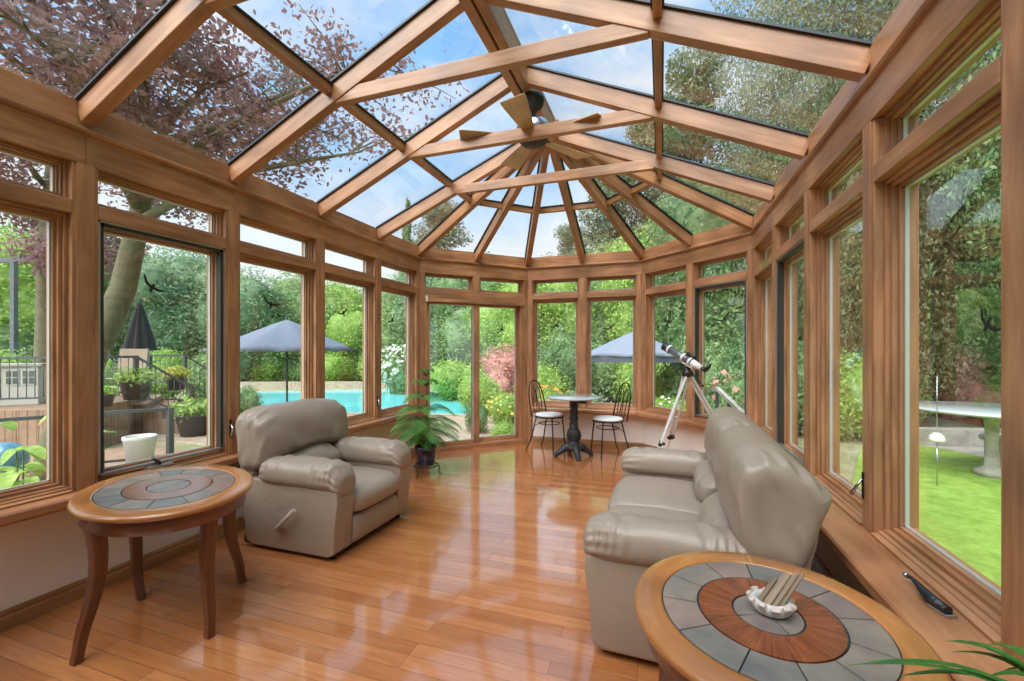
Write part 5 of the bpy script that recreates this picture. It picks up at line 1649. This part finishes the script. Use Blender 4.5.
# outdoor cabinet, blue glazed ball, hosta at the near left window
b_ = at(6, 8.9, DZ); t = thing('outdoor_cabinet', 'cream outdoor cabinet with paned doors on the raised deck', 'cabinet', b_, YAW + .55)
mb = MB(); mb.box(-.75, .55, -.3, .3, 0, .78); mb.build('body', MT['grill'], t, bevel=.01)
mb = MB(); mb.box(-.80, .60, -.34, .34, .78, .83); mb.build('counter', MT['garden_stone'], t, bevel=.006)
mb = MB(); mb.box(-.7, .02, -.315, -.30, .12, .72); mb.build('dark_panel', MT['seal'], t, bevel=.003)
for k in range(2):
    mb = MB(); x0 = .08 + .23 * k; mb.box(x0, x0 + .20, -.315, -.30, .40, .72)
    dr_ = mb.build('door', MT['grill'], t, bevel=.003)
    mb = MB()
    for ix in range(2):
        for iz in range(2): mb.box(x0 + .02 + .09 * ix, x0 + .09 + .09 * ix, -.320, -.316, .43 + .14 * iz, .55 + .14 * iz)
    mb.build('pane', MT['tubegrey'], dr_)
mb = MB(); mb.box(-.4, -.35, 0, 0, 0, 0)
b_ = at(4, 3.9, GZL); t = thing('glazed_garden_ball', 'blue glazed ball on a dark stand outside the oval-table corner', 'garden ornament', b_)
mb = MB(); mb.ball((0, 0, 1.0), .16, 20); mb.build('ball', MT['blue_ball'], t)
mb = MB(); mb.lathe([(.001, 0), (.2, 0), (.19, .06), (.06, .12), (.05, .72), (.1, .84), (.001, .86)], 24); mb.build('stand', MT['garden_stone'], t)
b_ = at(22, 3.5, GZL); t = thing('broad_leaf_plant', 'tall broad-leaved green plant directly outside the near long-wall window', 'plant', b_)
r_ = random.Random(2); st = MB()
for k in range(22):
    a = r_.uniform(0, 2 * PI); rr = r_.uniform(.05, .6); h = r_.uniform(.55, 1.42)
    tipp = Vector((rr * math.cos(a), rr * math.sin(a), h))
    st.tube([(tipp.x * .2, tipp.y * .2, 0), (tipp.x * .6, tipp.y * .6, h * .6), tipp], [.010, .008, .005], 6)
    for j in range(2):
        a2 = r_.uniform(0, 2 * PI); ln = r_.uniform(.14, .28)
        pts = [tipp + Vector((ln * s_ * math.cos(a2), ln * s_ * math.sin(a2), .05 * math.sin(PI * s_) - .08 * s_)) for s_ in [i / 6 for i in range(7)]]
        mb = MB(); strap(mb, pts, ln * .28); mb.build('leaf', MT['leaf_c'], t)
st.build('stems', MT['stem'], t)

# pergola post seen high through the near left window
b_ = at(14, 15, GZL); t = thing('garden_pergola', 'grey timber pergola frame far behind the raised deck', 'pergola', b_, YAW)
for x in (0, 2.6):
    mb = MB(); mb.box(x - .07, x + .07, -.07, .07, 0, 5.0); mb.build('post', MT['tubegrey'], t)
mb = MB(); mb.bar((-1.2, 0, 5.0), (3.6, 0, 5.3), .1, .16); mb.build('beam', MT['tubegrey'], t)

# ---- lawn side: stone table, bench, bird feeder
b_ = at(992, 6.7, GZL + .06); t = thing('garden_table', 'thin oval grey stone garden table beyond the lawn', 'garden table', b_)
mb = MB(); mb.lathe([(.001, .955), (.88, .965), (.98, .985), (.99, 1.01), (.94, 1.03), (.001, 1.03)], 48); mb.build('table_top', MT['stone_top'], t)
mb = MB(); mb.lathe([(.001, 0), (.2, 0), (.2, .08), (.09, .14), (.07, .5), (.09, .86), (.18, .955), (.001, .955)], 28); mb.build('pedestal', MT['garden_stone'], t)
b_ = at(1012, 7.6, GZL + .06); t = thing('stone_bench', 'low curved pale stone bench beside the garden table', 'bench', b_, .5)
mb = MB(); mb.lathe([(.001, .38), (.5, .38), (.52, .42), (.5, .46), (.001, .46)], 32, sx=1.2, sy=.5); mb.build('seat', MT['garden_stone'], t)
for s_ in (-.35, .35):
    mb = MB(); mb.box(s_ - .08, s_ + .08, -.12, .12, 0, .38); mb.build('leg', MT['garden_stone'], t, bevel=.01)
b_ = at(937, 6.2, GZL + .06); t = thing('bird_feeder', 'thin pole with a small domed feeder standing on the lawn', 'bird feeder', b_)
mb = MB(); mb.tube([(0, 0, 0), (0, 0, .62)], .008, 8); mb.tube([(0, 0, .78), (0, 0, 1.55)], .005, 6); mb.build('pole', MT['steel'], t)
mb = MB(); mb.lathe([(.001, .62), (.09, .63), (.095, .65), (.08, .70), (.04, .745), (.001, .75)], 24); mb.build('dome', MT['pail'], t)
mb = MB(); a0, a1 = at(905, 9.0, 0), at(1120, 8.6, 0)
mb.bar((a0.x, a0.y, GZL + .22), (a1.x, a1.y, GZL + .22), .3, .32)
tag(mb.build('garden_edging', MT['garden_stone'], kind='structure'), 'low stone edging of the bed behind the garden table')
